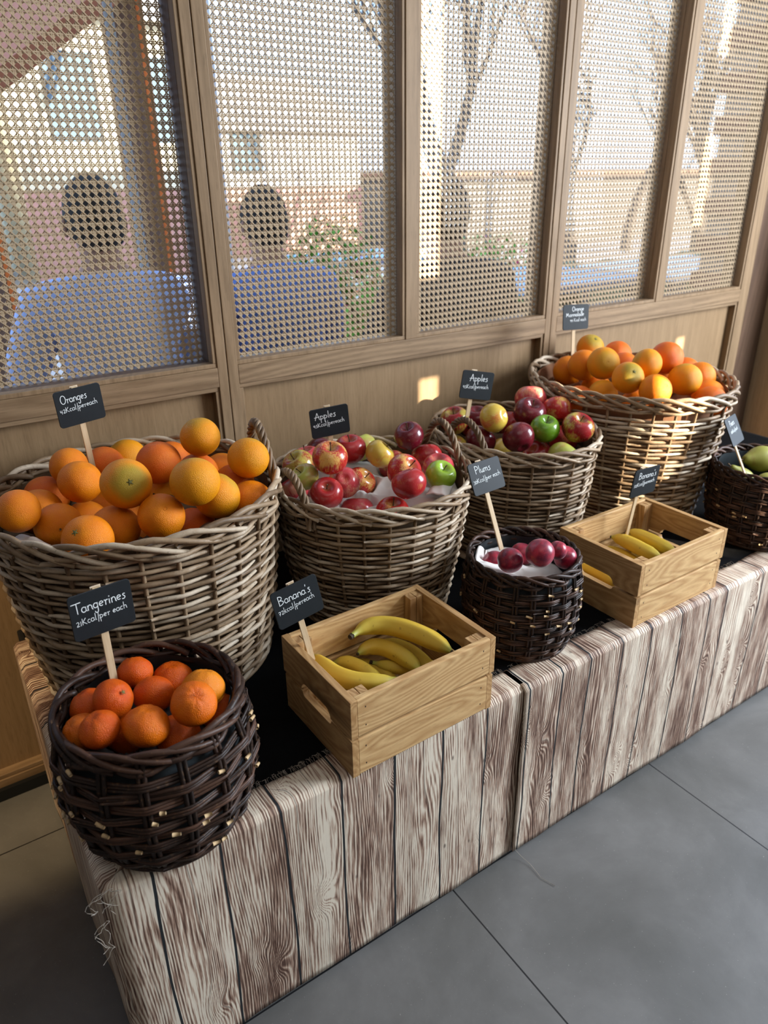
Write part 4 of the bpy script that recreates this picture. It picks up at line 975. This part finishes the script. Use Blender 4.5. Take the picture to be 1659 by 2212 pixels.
# ================================================================== chalkboard signs, lettered by hand
def arcp(cx, cy, rx, ry, a0, a1, n=12): return [(cx+rx*math.cos(math.radians(a0+(a1-a0)*i/n)), cy+ry*math.sin(math.radians(a0+(a1-a0)*i/n))) for i in range(n+1)]
# glyph: (advance, strokes); x-height 0.5, capitals 1.0
GL = {
 'O': (.80, [arcp(.38, .5, .34, .5, 100, 470, 20)]), 'A': (.72, [[(.02, 0), (.33, 1), (.62, 0)], [(-.08, .38), (.60, .42)]]),
 'P': (.66, [[(.08, 1), (.12, 0)], arcp(.12, .74, .44, .26, 95, -90, 14)]), 'B': (.72, [[(.08, 1), (.10, 0)], arcp(.10, .77, .40, .23, 95, -90, 10), arcp(.10, .27, .50, .27, 90, -95, 10)]),
 'T': (.70, [[(-.12, .96), (.74, 1.0)], [(.34, .98), (.36, 0)]]), 'K': (.66, [[(.08, .9), (.08, 0)], [(.50, .85), (.12, .40), (.58, 0)]]),
 'M': (.92, [[(.05, 0), (.10, .85), (.30, .25), (.55, .85), (.60, .35), (.78, .0)]]),
 'r': (.42, [[(.02, .44), (.12, .50), (.16, .30), (.14, .0)], [(.15, .30), (.24, .48), (.38, .44)]]),
 'a': (.52, [arcp(.22, .25, .20, .24, 50, 410, 16), [(.40, .48), (.40, .12), (.52, .03)]]),
 'n': (.52, [[(.06, .48), (.08, 0)], [(.08, .28)]+arcp(.25, .30, .16, .19, 150, 0, 8)+[(.42, .05), (.50, .02)]]),
 'm': (.76, [[(.06, .48), (.08, 0)], [(.08, .28)]+arcp(.22, .31, .13, .18, 150, 0, 7)+[(.36, .02)], [(.36, .28)]+arcp(.50, .31, .13, .18, 150, 0, 7)+[(.64, .05), (.72, .02)]]),
 'g': (.52, [arcp(.22, .26, .19, .23, 50, 410, 16), [(.40, .50), (.40, -.20)]+arcp(.26, -.26, .14, .18, 10, -190, 10)]),
 'e': (.46, [[(.06, .26), (.36, .30)]+arcp(.22, .27, .18, .22, 10, 310, 16)]),
 's': (.40, [[(.34, .46), (.20, .52), (.10, .40), (.30, .24), (.32, .10), (.18, .0), (.02, .05)]]),
 'p': (.50, [[(.06, .48), (.10, -.45)], arcp(.08, .26, .34, .22, 110, -110, 12)]),
 'l': (.26, [[(.10, 1.0), (.10, .08), (.20, .02)]]), 'u': (.50, [[(.05, .48), (.07, .10), (.20, .0), (.36, .14), (.38, .48)], [(.38, .48), (.40, .02), (.48, .02)]]),
 'c': (.42, [arcp(.22, .25, .18, .24, 50, 310, 14)]), 'h': (.50, [[(.08, 1.0), (.08, 0)], [(.08, .25)]+arcp(.24, .30, .15, .19, 150, 0, 8)+[(.40, .02), (.47, .0)]]),
 'i': (.22, [[(.08, .48), (.08, .02)], arcp(.09, .70, .045, .045, 0, 360, 8)]), 'd': (.52, [arcp(.22, .25, .19, .24, 50, 410, 16), [(.41, 1.0), (.41, .05), (.50, .0)]]),
 'k': (.52, [[(.08, 1.0), (.08, 0)], [(.42, .52), (.12, .24), (.46, 0)]]),
 '/': (.34, [[(.24, 1.05), (.14, -.35)]]), "'": (.20, [[(.10, 1.0), (.07, .78)]]), ' ': (.30, []),
 '0': (.46, [arcp(.20, .33, .16, .30, 100, 460, 14)]), '1': (.26, [[(.12, .62), (.12, 0)]]),
 '2': (.46, [arcp(.20, .46, .16, .17, 160, -30, 8)+[(.05, .02), (.42, .05)]]), '3': (.44, [arcp(.18, .48, .16, .15, 140, -80, 8)+arcp(.18, .17, .18, .17, 80, -140, 8)]),
 '4': (.46, [[(.06, .62), (.02, .26), (.38, .28)], [(.30, .55), (.28, -.05)]]), '5': (.44, [[(.38, .62), (.12, .62), (.10, .36)]+arcp(.18, .20, .19, .19, 110, -150, 10)]),
 '7': (.46, [[(.02, .58), (.38, .62), (.16, -.02)], [(.06, .28), (.36, .30)]]), '9': (.46, [arcp(.18, .42, .15, .17, 20, 380, 12), [(.34, .50), (.30, .0)]]),
}
CHALK = plain('white_chalk_ink', (0.82, 0.86, 0.86), 0.8, 0.1, 0.08, 300)
SIGNB = None
m = NM('chalkboard_face'); n = m.noise(m.coord(), 45, 4, 0.6); c = m.mix(n, (0.009, 0.012, 0.014), (0.016, 0.020, 0.023)); SIGNB = m.fin(c, 0.5, 0.25)
CLIP = plain('birch_clip', (0.66, 0.53, 0.38), 0.6)
def lettering(mb, text, x0, y0, h, slope=0.0, sp=1.0, z=0.0016, wmax=None):
    wtot = sum(GL[ch][0] for ch in text)*h*sp
    if wmax: sp *= min(1.0, wmax/wtot) if wtot > wmax else 1.0
    x = x0
    for i, ch in enumerate(text):
        adv, st = GL[ch]
        for s in st:
            P = [(x+px*h*sp, y0+(py+0.03*nz(i*1.7, px))*h+slope*(x-x0+px*h*sp), z) for px, py in s]
            if len(P) == 1: continue
            P = np.array(P); L = np.linalg.norm(np.diff(P, axis=0), axis=1).sum()
            t = np.r_[0, np.cumsum(np.linalg.norm(np.diff(P, axis=0), axis=1))]; n = max(3, int(L/0.0007)); u = np.linspace(0, L, n)
            Q = np.stack([np.interp(u, t, P[:, k]) for k in range(3)], 1)
            for _ in range(2): Q[1:-1] = 0.5*Q[1:-1]+0.25*(Q[:-2]+Q[2:])
            # flat ink strokes: thin in z
            T = np.gradient(Q, axis=0); T /= np.linalg.norm(T, axis=1)[:, None]+1e-9
            N = np.stack([-T[:, 1], T[:, 0], np.zeros(n)], 1)*(0.00058 if h > 0.012 else 0.00040)
            V = [tuple(p) for p in (Q-N)]+[tuple(p) for p in (Q+N)]
            V += [(a, b, c_+0.0003) for a, b, c_ in V]
            F = []
            for k in range(n-1):
                F += [(2*n+k, 2*n+k+1, 3*n+k+1, 3*n+k), (k, 2*n+k, 2*n+k+1, k+1)[::-1], (n+k, n+k+1, 3*n+k+1, 3*n+k)[::-1]]
            mb.add(V, F)
        x += adv*h*sp
def sign(pose, lines, stick, label, W_=0.088, H_=0.0694, dx=-0.002, narrow=1.0):
    pos, X, Y = Vector(pose[:3]), Vector(pose[3:6]).normalized(), Vector(pose[6:9]); Y = (Y-X*Y.dot(X)).normalized(); Z = X.cross(Y)
    M = Matrix((X, Y, Z)).transposed().to_4x4(); M.translation = pos
    r = empty('chalkboard_sign', label=label, cat='sign', group='chalkboard signs on sticks'); r.matrix_world = M
    mb = MB(); q = 0.006; out = []
    for cx, cy, a0 in ((W_/2-q, H_/2-q, 0), (-W_/2+q, H_/2-q, 90), (-W_/2+q, -H_/2+q, 180), (W_/2-q, -H_/2+q, 270)):
        for k in range(6): a = math.radians(a0+18*k); out.append((cx+q*math.cos(a), cy+q*math.sin(a)))
    N = len(out); V = [(x, y, 0.0015) for x, y in out]+[(x, y, -0.0015) for x, y in out]
    mb.add(V, [tuple(range(N)), tuple(range(2*N-1, N-1, -1))]+[(i, i+N, (i+1) % N+N, (i+1) % N) for i in range(N)])
    mb.build('board', SIGNB, r, smooth=False, bevel=0.0004)
    o = one('stick', STICK, (dx-0.0055, -H_/2-stick, -0.0050), (dx+0.0055, H_/2+0.001, -0.0018), r, 0.0005)
    one('clip', CLIP, (dx-0.0075, H_/2-0.004, -0.0062), (dx+0.0075, H_/2+0.0028, -0.0052), r, 0.0004)
    ml = MB()
    for t, x, y, h, sl, wm in lines: lettering(ml, t, x, y, h, sl, 1.0, wmax=wm)
    ml.build('lettering', CHALK, r, smooth=False)
    return r
SG = {'oranges': [0.2563, 1.4091, 0.9538, 0.9839, 0.1709, 0.0533, -0.0455, -0.0495, 0.9977],
'tangerines': [0.1487, 0.9409, 0.7871, 0.9905, 0.1361, -0.02, 0.0143, 0.0424, 0.999],
'bananas': [0.4542, 0.951, 0.6869, 0.9906, 0.032, 0.133, -0.1361, 0.1358, 0.9813],
'apples': [0.754, 1.3472, 0.8456, 0.9568, -0.274, 0.0975, -0.1284, -0.0969, 0.987],
'apples2': [1.1702, 1.338, 0.8635, 0.9536, -0.2336, -0.1898, 0.2029, 0.033, 0.9786],
'plums': [0.9544, 1.049, 0.7658, 0.9992, 0.0163, 0.0376, -0.041, 0.3985, 0.9162],
'bananas2': [1.36, 0.9547, 0.688, 0.9994, -0.0028, -0.0334, 0.033, -0.0876, 0.9956],
'marmalade': [1.6225, 1.4428, 0.9683, 0.9827, -0.1835, -0.0271, 0.0517, 0.1306, 0.9901],
'pears': [1.7002, 0.959, 0.7451, 0.9601, 0.2771, -0.0378, -0.1021, 0.4729, 0.8752]}
sign(SG['oranges'], [('Oranges', -.034, .010, .016, .04, .050), ('42Kcal/pereach', -.0385, -.007, .0112, .06, .079)], 0.10, 'black sign lettered Oranges standing in the near orange basket')
sign(SG['tangerines'], [('Tangerines', -.039, .007, .0165, .0, .074), ('21Kcal/per each', -.0385, -.012, .0112, .05, .079)], 0.085, 'black sign lettered Tangerines standing in the dark basket')
sign(SG['bananas'], [("Banana's", -.034, .008, .0165, .0, .062), ('72kcal/pereach', -.0385, -.009, .0112, .06, .079)], 0.085, "black sign lettered Banana's in the corner of the near crate")
sign(SG['apples'], [('Apples', -.033, .009, .0175, .04, .048), ('95Kcal/pereach', -.0385, -.009, .0112, .06, .079)], 0.06, 'black sign lettered Apples behind the apples of the napkin basket')
sign(SG['apples2'], [('Apples', -.022, .009, .0175, .04, .052), ('95Kcal/pereach', -.0385, -.010, .0112, .05, .079)], 0.045, 'sunlit-cornered black sign lettered Apples at the back of the farther apple basket', dx=-0.010)
sign(SG['plums'], [('Plums', -.028, .010, .0165, .0, .046), ('30Kcal/per each', -.0385, -.010, .0112, .06, .079)], 0.125, 'slate-grey looking sign lettered Plums on a long pale stick', 0.0855, 0.0675, dx=-0.008)
sign(SG['bananas2'], [("Banana's", -.028, .010, .0165, .0, .062), ('72Kcal/pereach', -.0385, -.009, .0112, .06, .079)], 0.11, "black sign lettered Banana's leaning in the far crate", dx=-0.013)
sign(SG['marmalade'], [('Orange', -.014, .016, .0125, .03, .046), ('Marmalade', -.034, .001, .0125, .03, .072), ('99 Kcal each', -.020, -.013, .0105, .03, .062)], 0.09, 'dark sign lettered Orange Marmalade at the back of the far basket', dx=-0.004)
sign(SG['pears'], [('Pears', -.022, .012, .015, .05, .048), ('100Kcal/each', -.030, -.005, .0105, .05, .066)], 0.075, 'blue-grey looking sign lettered Pears at the right edge', 0.0907, 0.0716, dx=-0.020)

# ================================================================== the terrace outside
PAVE = plain('terrace_paving', (0.50, 0.46, 0.43), 0.8, 0.2, 0.2, 3)
tag(one('terrace', PAVE, (-12, 1.70, -0.12), (45, 45, -0.02)), kind='structure')
def m_pl(n, c, **k): return plain(n, c, 0.75, 0.2, **k)
CREAM = m_pl('cream_render', (0.80, 0.72, 0.52)); WHITE = m_pl('white_render', (0.88, 0.88, 0.88)); PINK = m_pl('pink_brick', (0.56, 0.29, 0.23)); GREYW = m_pl('grey_cladding', (0.17, 0.16, 0.155)); ROOFR = m_pl('terracotta', (0.42, 0.15, 0.08)); ORG = m_pl('orange_paint', (0.85, 0.22, 0.05)); BRN = m_pl('brown_timber', (0.20, 0.12, 0.085)); GREYR = m_pl('pale_roof', (0.55, 0.53, 0.50)); BLUEW = m_pl('dark_window', (0.10, 0.14, 0.18))
def building(loc, size, mw, mr, label, low=None, wins=()):
    r = empty('building', loc, label=label, cat='building', group='buildings across the street')
    sx, sy, sz = size
    one('wall', mw, (0, 0, 0), (sx, sy, sz), r)
    if low: one('lower_wall', low, (-0.02, -0.06, 0), (sx+0.02, 0, 1.25), r)
    mb = MB(); mb.add([(-0.2, -0.3, sz), (sx+0.2, -0.3, sz), (sx+0.2, sy+0.3, sz), (-0.2, sy+0.3, sz), (-0.2, sy/2, sz+1.2), (sx+0.2, sy/2, sz+1.2)], [(0, 1, 5, 4), (2, 3, 4, 5), (0, 4, 3), (1, 2, 5), (3, 2, 1, 0)]); mb.build('roof', mr, r, smooth=False)
    for (x, z, w_, h_) in wins: one('window', BLUEW, (x, -0.05, z), (x+w_, 0.0, z+h_), r)
    return r
building((2.0, 12, -0.02), (2.6, 5, 3.4), CREAM, GREYR, 'cream house with a brick-pink base behind the first two cane screens', PINK, ((0.5, 1.9, .7, 1.1), (1.9, 1.9, .7, 1.1)))
building((5.2, 14, -0.02), (3.6, 5, 2.2), WHITE, GREYR, 'white low house behind the second cane screen', PINK, ((0.8, 1.5, .6, .8),))
building((-0.6, 11, -0.02), (2.0, 4, 3.0), WHITE, GREYR, 'white house behind the left cane screen', None, ((0.7, 1.4, .5, .9),))
o = empty('long_shed', (9.5, 12.5, -0.02), label='long low grey shed with a flat dark roof behind the right screens', cat='building')
one('wall', GREYW, (0, 0, 0), (22, 3, 1.35), o); one('flat_roof', BRN, (-0.2, -0.2, 1.35), (22.2, 3.2, 1.5), o)
# awning with orange-edged posts at the left
aw = empty('awning', (0.27, 3.2, -0.04), label='terracotta awning on brown posts with orange edges behind the left screen', cat='awning')
mb = MB(); mb.add([(-1.6, 0.2, 1.66), (0.25, 0.2, 1.66), (1.05, 0.2, 2.20), (1.05, 2.4, 2.75), (-1.6, 2.4, 2.75), (-1.6, 0.2, 1.74), (0.25, 0.2, 1.74), (1.05, 0.2, 2.28), (1.05, 2.4, 2.83), (-1.6, 2.4, 2.83)],
   [(0, 1, 2, 3, 4), (9, 8, 7, 6, 5), (0, 5, 6, 1), (1, 6, 7, 2), (2, 7, 8, 3), (3, 8, 9, 4), (4, 9, 5, 0)]); mb.build('canopy', ROOFR, aw, smooth=False)
for x in (0.74, 0.05): one('post', BRN, (x, 0.27, -0.02), (x+0.12, 0.37, 2.12 if x > .5 else 1.70), aw); one('post_edge', ORG, (x+0.121, 0.27, -0.02), (x+0.15, 0.37, 2.1 if x > .5 else 1.70), aw)
mb = MB(); mb.tube([(0, 0, 0), (0, 0, 2.6)], 0.018, 12); mb.lathe([(0, 0), (0.07, 0), (0.07, 0.03), (0.02, 0.05)], 20); o = mb.build('lamp_post', m_pl('grey_pole', (0.35, 0.34, 0.32)), loc=(0.95, 3.24, -0.02)); tag(o, 'thin grey pole standing between the awning posts', 'pole')
for i, (x, y, w_, h_) in enumerate(((1.56, 4.0, .11, 2.9),)):
    tag(one('white_post', WHITE, (x, y, -0.02), (x+w_, y+w_, h_), label='white square post behind the left edge of the second screen', cat='post'))
# brick pier right behind the last screen
pr = empty('brick_pier', (2.99, 1.80, -0.02), label='red-brown brick pier right behind the last cane screen', cat='pillar')
mb = MB()
for k in range(34):
    for q in range(3): mb.box((q*0.235+(0.06 if k % 2 else 0), 0, k*0.075), (q*0.235+0.225+(0.06 if k % 2 else 0), 0.22, k*0.075+0.065), tint=random.random())
mb.build('bricks', m_pl('red_brick', (0.27, 0.13, 0.105), var=0.3), pr, smooth=False); one('mortar', m_pl('mortar', (0.40, 0.35, 0.31)), (0.03, 0.01, 0), (0.72, 0.21, 2.6), pr)
# bare winter trees
BARK = m_pl('bark', (0.135, 0.11, 0.095))
def bare_tree(loc, h, r0, seed, label):
    rnd = random.Random(seed); mb = MB()
    def br(p, d, L, r, dep):
        n = 6; P = [p]; dd = d.copy()
        for i in range(n):
            dd = (dd+Vector((rnd.uniform(-.16, .16), rnd.uniform(-.16, .16), rnd.uniform(-.02, .12)))).normalized(); P.append(P[-1]+dd*L/n)
        mb.tube([tuple(q) for q in P], [r*(1-0.6*i/n) for i in range(n+1)], 6)
        if dep <= 0: return
        for k in range(4 if dep > 1 else 5):
            t = rnd.uniform(0.3, 1.0); q = P[int(t*n)]
            e = (dd+Vector((rnd.uniform(-1, 1), rnd.uniform(-1, 1), rnd.uniform(-.1, .7)))).normalized()
            br(q, e, L*rnd.uniform(.5, .75), r*0.45, dep-1)
    br(Vector((0, 0, 0)), Vector((0, 0, 1)), h, r0, 4)
    o = mb.build('bare_tree', BARK, loc=loc); return tag(o, label, 'tree', 'bare trees across the street')
bare_tree((5.2, 6.2, -0.02), 2.7, 0.16, 1, 'bare tree with a thick trunk behind the third screen')
bare_tree((8.2, 7.5, -0.02), 2.6, 0.11, 2, 'bare tree with spreading twigs behind the fourth screen')
bare_tree((10.4, 7.0, -0.02), 3.0, 0.12, 5, 'bare dark-trunked tree behind the last screen')
bare_tree((12.5, 10, -0.02), 3.0, 0.12, 9, 'farther bare tree over the long shed')
# planters with shrubs and flowers
LEAF = m_pl('leaf', (0.16, 0.40, 0.05), var=0.5, scale=40); FLW = m_pl('pink_flower', (0.72, 0.10, 0.20)); FLR = m_pl('orange_flower', (0.85, 0.25, 0.08))
def planter(loc, size, seed, label, fl, n=900):
    rnd = random.Random(seed); r = empty('planter', loc, label=label, cat='planter', group='planters on the terrace'); sx, sy, sz = size
    mb = MB(); mb.box((-sx/2, -sy/2, 0), (sx/2, sy/2, sz*0.55)); mb.box((-sx/2-0.02, -sy/2-0.02, sz*0.55), (sx/2+0.02, sy/2+0.02, sz*0.6)); mb.build('box', BRN, r, smooth=False, bevel=0.01)
    for nm, mt, cnt, s in (('leaves', LEAF, n, 0.035), ('flowers', fl, n//7, 0.028)):
        m2 = MB()
        for _ in range(cnt):
            a = rnd.uniform(0, 6.28); q = rnd.random()**0.4; e = rnd.uniform(-.2, 1); rr_ = q*math.sqrt(max(0, 1-e*e))
            p = Vector((rr_*math.cos(a)*sx*.6, rr_*math.sin(a)*sy*.9, sz*0.62+e*q*sz*0.5+(0.02 if nm == 'flowers' else 0)))
            R_ = Matrix.Rotation(rnd.uniform(0, 6.28), 3, 'Z') @ Matrix.Rotation(rnd.uniform(-1, 1), 3, 'X')
            m2.add([tuple(p+R_ @ Vector(v)*s*rnd.uniform(.7, 1.5)) for v in ((0, -1, 0), (.5, -.2, .12), (0, 1, -.1), (-.5, -.2, .12))], [(0, 1, 2, 3)])
        m2.build(nm, mt, r, smooth=False)
planter((2.30, 4.0, -0.02), (0.62, 0.30, 1.05), 1, 'planter of bright green shrubs behind the second screen', FLW)
planter((3.55, 4.0, -0.02), (0.95, 0.34, 0.92), 2, 'planter with pink flowers behind the third screen', FLW)
planter((2.22, 3.30, -0.02), (0.42, 0.26, 0.82), 3, 'low pot of orange-red flowers near the bottom of the second screen', FLR, 500)
TBLUE = m_pl('pale_blue_table', (0.42, 0.58, 0.78))
def table(loc, sx, sy, h, label, mat):
    r = empty('terrace_table', loc, label=label, cat='table', group='terrace tables')
    one('tabletop', mat, (-sx/2, -sy/2, h-0.04), (sx/2, sy/2, h), r, 0.01)
    for a in (-1, 1):
        for b in (-1, 1): one('leg', GREYW, (a*(sx/2-.06)-.02, b*(sy/2-.06)-.02, 0), (a*(sx/2-.06)+.02, b*(sy/2-.06)+.02, h-0.04), r)
table((3.15, 3.1, -0.02), 0.9, 0.8, 0.84, 'pale blue terrace table behind the third screen', TBLUE)
table((3.0, 4.9, -0.02), 0.9, 0.7, 0.84, 'pale blue terrace table behind the second screen', TBLUE)
table((0.0, 6.4, -0.02), 1.3, 0.8, 0.84, 'white terrace table far behind the left screen', WHITE)
table((4.6, 3.2, -0.02), 1.2, 0.8, 0.80, 'white terrace table behind the fourth screen', WHITE)
# parked car shapes are left out; a low hedge closes the street
HEDGE = m_pl('hedge_green', (0.16, 0.19, 0.10), var=0.5, scale=20)
mb = MB(); V = []; nu, nv = 60, 12
for i in range(nu):
    for j in range(nv):
        a = PI*j/(nv-1); V.append((i*0.16, 0.25-0.28*math.cos(a)+0.06*nz(i*.5, j*.7), 0.62*math.sin(a)**0.5+0.05*nz(i*.6, j*.5, 5)))
mb.grid(V, nu, nv); tag(mb.build('clipped_hedge', HEDGE, loc=(5.2, 4.6, -0.02)), 'low clipped hedge beyond the fourth and last screens', 'hedge')

# ---- people sitting outside with their backs to the screens
def person(loc, yaw, shirt, hair, label, lean=0.0, hatw=1.0):
    r = empty('person', loc, (0, 0, yaw), label=label, cat='person', group='people seated outside')
    def skin(name, pts, edges, mat, par, sub=2):
        me = bpy.data.meshes.new(name); me.from_pydata([p[:3] for p in pts], edges, []); me.materials.append(mat)
        o = bpy.data.objects.new(name, me); COL.objects.link(o); o.parent = par
        sk = o.modifiers.new('skin', 'SKIN'); sk.use_smooth_shade = True
        for i, p in enumerate(pts):
            rr_ = p[3] if isinstance(p[3], tuple) else (p[3], p[3]); me.skin_vertices[0].data[i].radius = rr_
            me.skin_vertices[0].data[i].use_root = (i == 0)
        sb = o.modifiers.new('sub', 'SUBSURF'); sb.levels = sb.render_levels = sub
        return o
    SK = m_pl('skin_tone', (0.36, 0.20, 0.14)); b = skin('body', [
        (0, 0, 0.56, (0.17, 0.12)), (0, -0.02+lean*.3, 0.74, (0.16, 0.115)), (0, -0.02+lean*.6, 0.92, (0.19, 0.12)), (0, -0.01+lean, 1.05, (0.17, 0.10)), (0, 0.02+lean, 1.13, (0.065, 0.065)), (0, 0.04+lean, 1.19, (0.060, 0.065)),
        (0, 0.05+lean, 1.27, (0.080, 0.095)), (0, 0.055+lean, 1.345, (0.078, 0.090)),
        (0.20, -0.01+lean, 1.04, 0.066), (0.27, 0.03+lean, 0.84, 0.050), (0.24, 0.24+lean, 0.78, 0.040), (0.19, 0.33+lean, 0.80, 0.030),
        (-0.20, -0.01+lean, 1.04, 0.066), (-0.27, 0.03+lean, 0.84, 0.050), (-0.24, 0.24+lean, 0.78, 0.040), (-0.19, 0.33+lean, 0.80, 0.030),
        (0.10, 0.05, 0.52, 0.095), (0.13, 0.44, 0.52, 0.070), (0.13, 0.46, 0.10, 0.045), (0.13, 0.58, 0.045, 0.040),
        (-0.10, 0.05, 0.52, 0.095), (-0.13, 0.44, 0.52, 0.070), (-0.13, 0.46, 0.10, 0.045), (-0.13, 0.58, 0.045, 0.040)],
        [(0, 1), (1, 2), (2, 3), (3, 4), (4, 5), (5, 6), (6, 7), (3, 8), (8, 9), (9, 10), (10, 11), (3, 12), (12, 13), (13, 14), (14, 15), (0, 16), (16, 17), (17, 18), (18, 19), (0, 20), (20, 21), (21, 22), (22, 23)], SK, r)
    skin('shirt', [(0, 0, 0.57, (0.185, 0.135)), (0, -0.02+lean*.3, 0.74, (0.178, 0.13)), (0, -0.02+lean*.6, 0.92, (0.205, 0.135)), (0, -0.01+lean, 1.055, (0.185, 0.112)), (0, 0.015+lean, 1.12, (0.085, 0.08)),
        (0.205, -0.01+lean, 1.045, 0.082), (0.278, 0.03+lean, 0.85, 0.068), (0.255, 0.16+lean, 0.79, 0.056),
        (-0.205, -0.01+lean, 1.045, 0.082), (-0.278, 0.03+lean, 0.85, 0.068), (-0.255, 0.16+lean, 0.79, 0.056)],
        [(0, 1), (1, 2), (2, 3), (3, 4), (3, 5), (5, 6), (6, 7), (3, 8), (8, 9), (9, 10)], shirt, r)
    mb = MB(); V = []
    for j in range(15):
        ph = PI*0.66*j/14
        for i in range(24):
            a = 2*PI*i/24; back = 0.5-0.5*math.sin(a); p2 = ph*(0.72+0.42*back)
            rr_ = 1+0.05*nz(math.cos(a)*3, math.sin(a)*3, j*.4); V.append((0.088*hatw*rr_*math.sin(p2)*math.cos(a), 0.102*rr_*math.sin(p2)*math.sin(a)-0.004, 0.125*rr_*math.cos(p2)))
    F = [(j*24+i, (j+1)*24+i, (j+1)*24+(i+1) % 24, j*24+(i+1) % 24) for j in range(14) for i in range(24)]
    mb.add(V, F); o = mb.build('hair', hair, r, loc=(0, 0.045+lean, 1.285)); s = o.modifiers.new('t', 'SOLIDIFY'); s.thickness = 0.012
    f = MB(); f.tube([(0, 0, 0), (0, 0.028, -0.022), (0, 0.020, -0.034)], [0.008, 0.013, 0.008], 8); f.build('nose', SK, r, loc=(0, 0.135+lean, 1.275))
    for sx in (-1, 1):
        f = MB(); f.lathe([(0.001, -0.028), (0.009, -0.02), (0.011, 0), (0.012, 0.018), (0.001, 0.030)], 10); f.build('ear', SK, r, loc=(sx*0.086, 0.04+lean, 1.262))
        for k in range(4): f = MB(); f.tube([(0, 0, 0), (0, 0.03, -0.004), (0, 0.052, -0.020)], [0.009, 0.0085, 0.007], 7); f.build('finger', SK, r, loc=(sx*(0.175+0.018*k), 0.335+lean, 0.80-0.002*k))
        f = MB(); f.tube([(0, 0, 0), (-sx*0.022, 0.020, 0.0), (-sx*0.030, 0.038, -0.008)], [0.011, 0.010, 0.008], 7); f.build('thumb', SK, r, loc=(sx*0.175, 0.315+lean, 0.80))
    return r
HAIRD = m_pl('dark_hair', (0.015, 0.012, 0.011)); HAIRB = m_pl('brown_hair', (0.04, 0.024, 0.015))
def seat(loc, yaw, label, h=0.36):
    r = empty('terrace_chair', loc, (0, 0, yaw), label=label, cat='chair', group='terrace chairs')
    one('seat', BRN, (-0.22, -0.2, h-0.03), (0.22, 0.24, h), r, 0.005)
    for a in (-1, 1):
        for b in (-0.18, 0.22): one('leg', BRN, (a*0.2-.015, b-.015, 0), (a*0.2+.015, b+.015, h-0.03), r)
    return r
PPL = [((0.585, 2.40, -0.05), 0.0, m_pl('lavender_shirt', (0.34, 0.40, 0.62)), HAIRD, 'person in a lavender-blue shirt seen from behind through the left screen'),
       ((1.25, 2.62, -0.09), 0.05, m_pl('blue_shirt', (0.12, 0.20, 0.48)), HAIRD, 'dark-haired person in blue seen through the left of the second screen'),
       ((1.70, 2.12, -0.06), -0.1, m_pl('black_jacket', (0.018, 0.018, 0.022)), HAIRB, 'person in a black jacket behind the third screen')]
for loc, yaw, sh, hr, lab in PPL:
    person((loc[0], loc[1], loc[2]+0.0), yaw, sh, hr, lab)
    seat((loc[0], loc[1], -0.02), yaw, 'brown terrace chair under the '+lab.replace(' seen from behind', '').replace(' seen', ''))
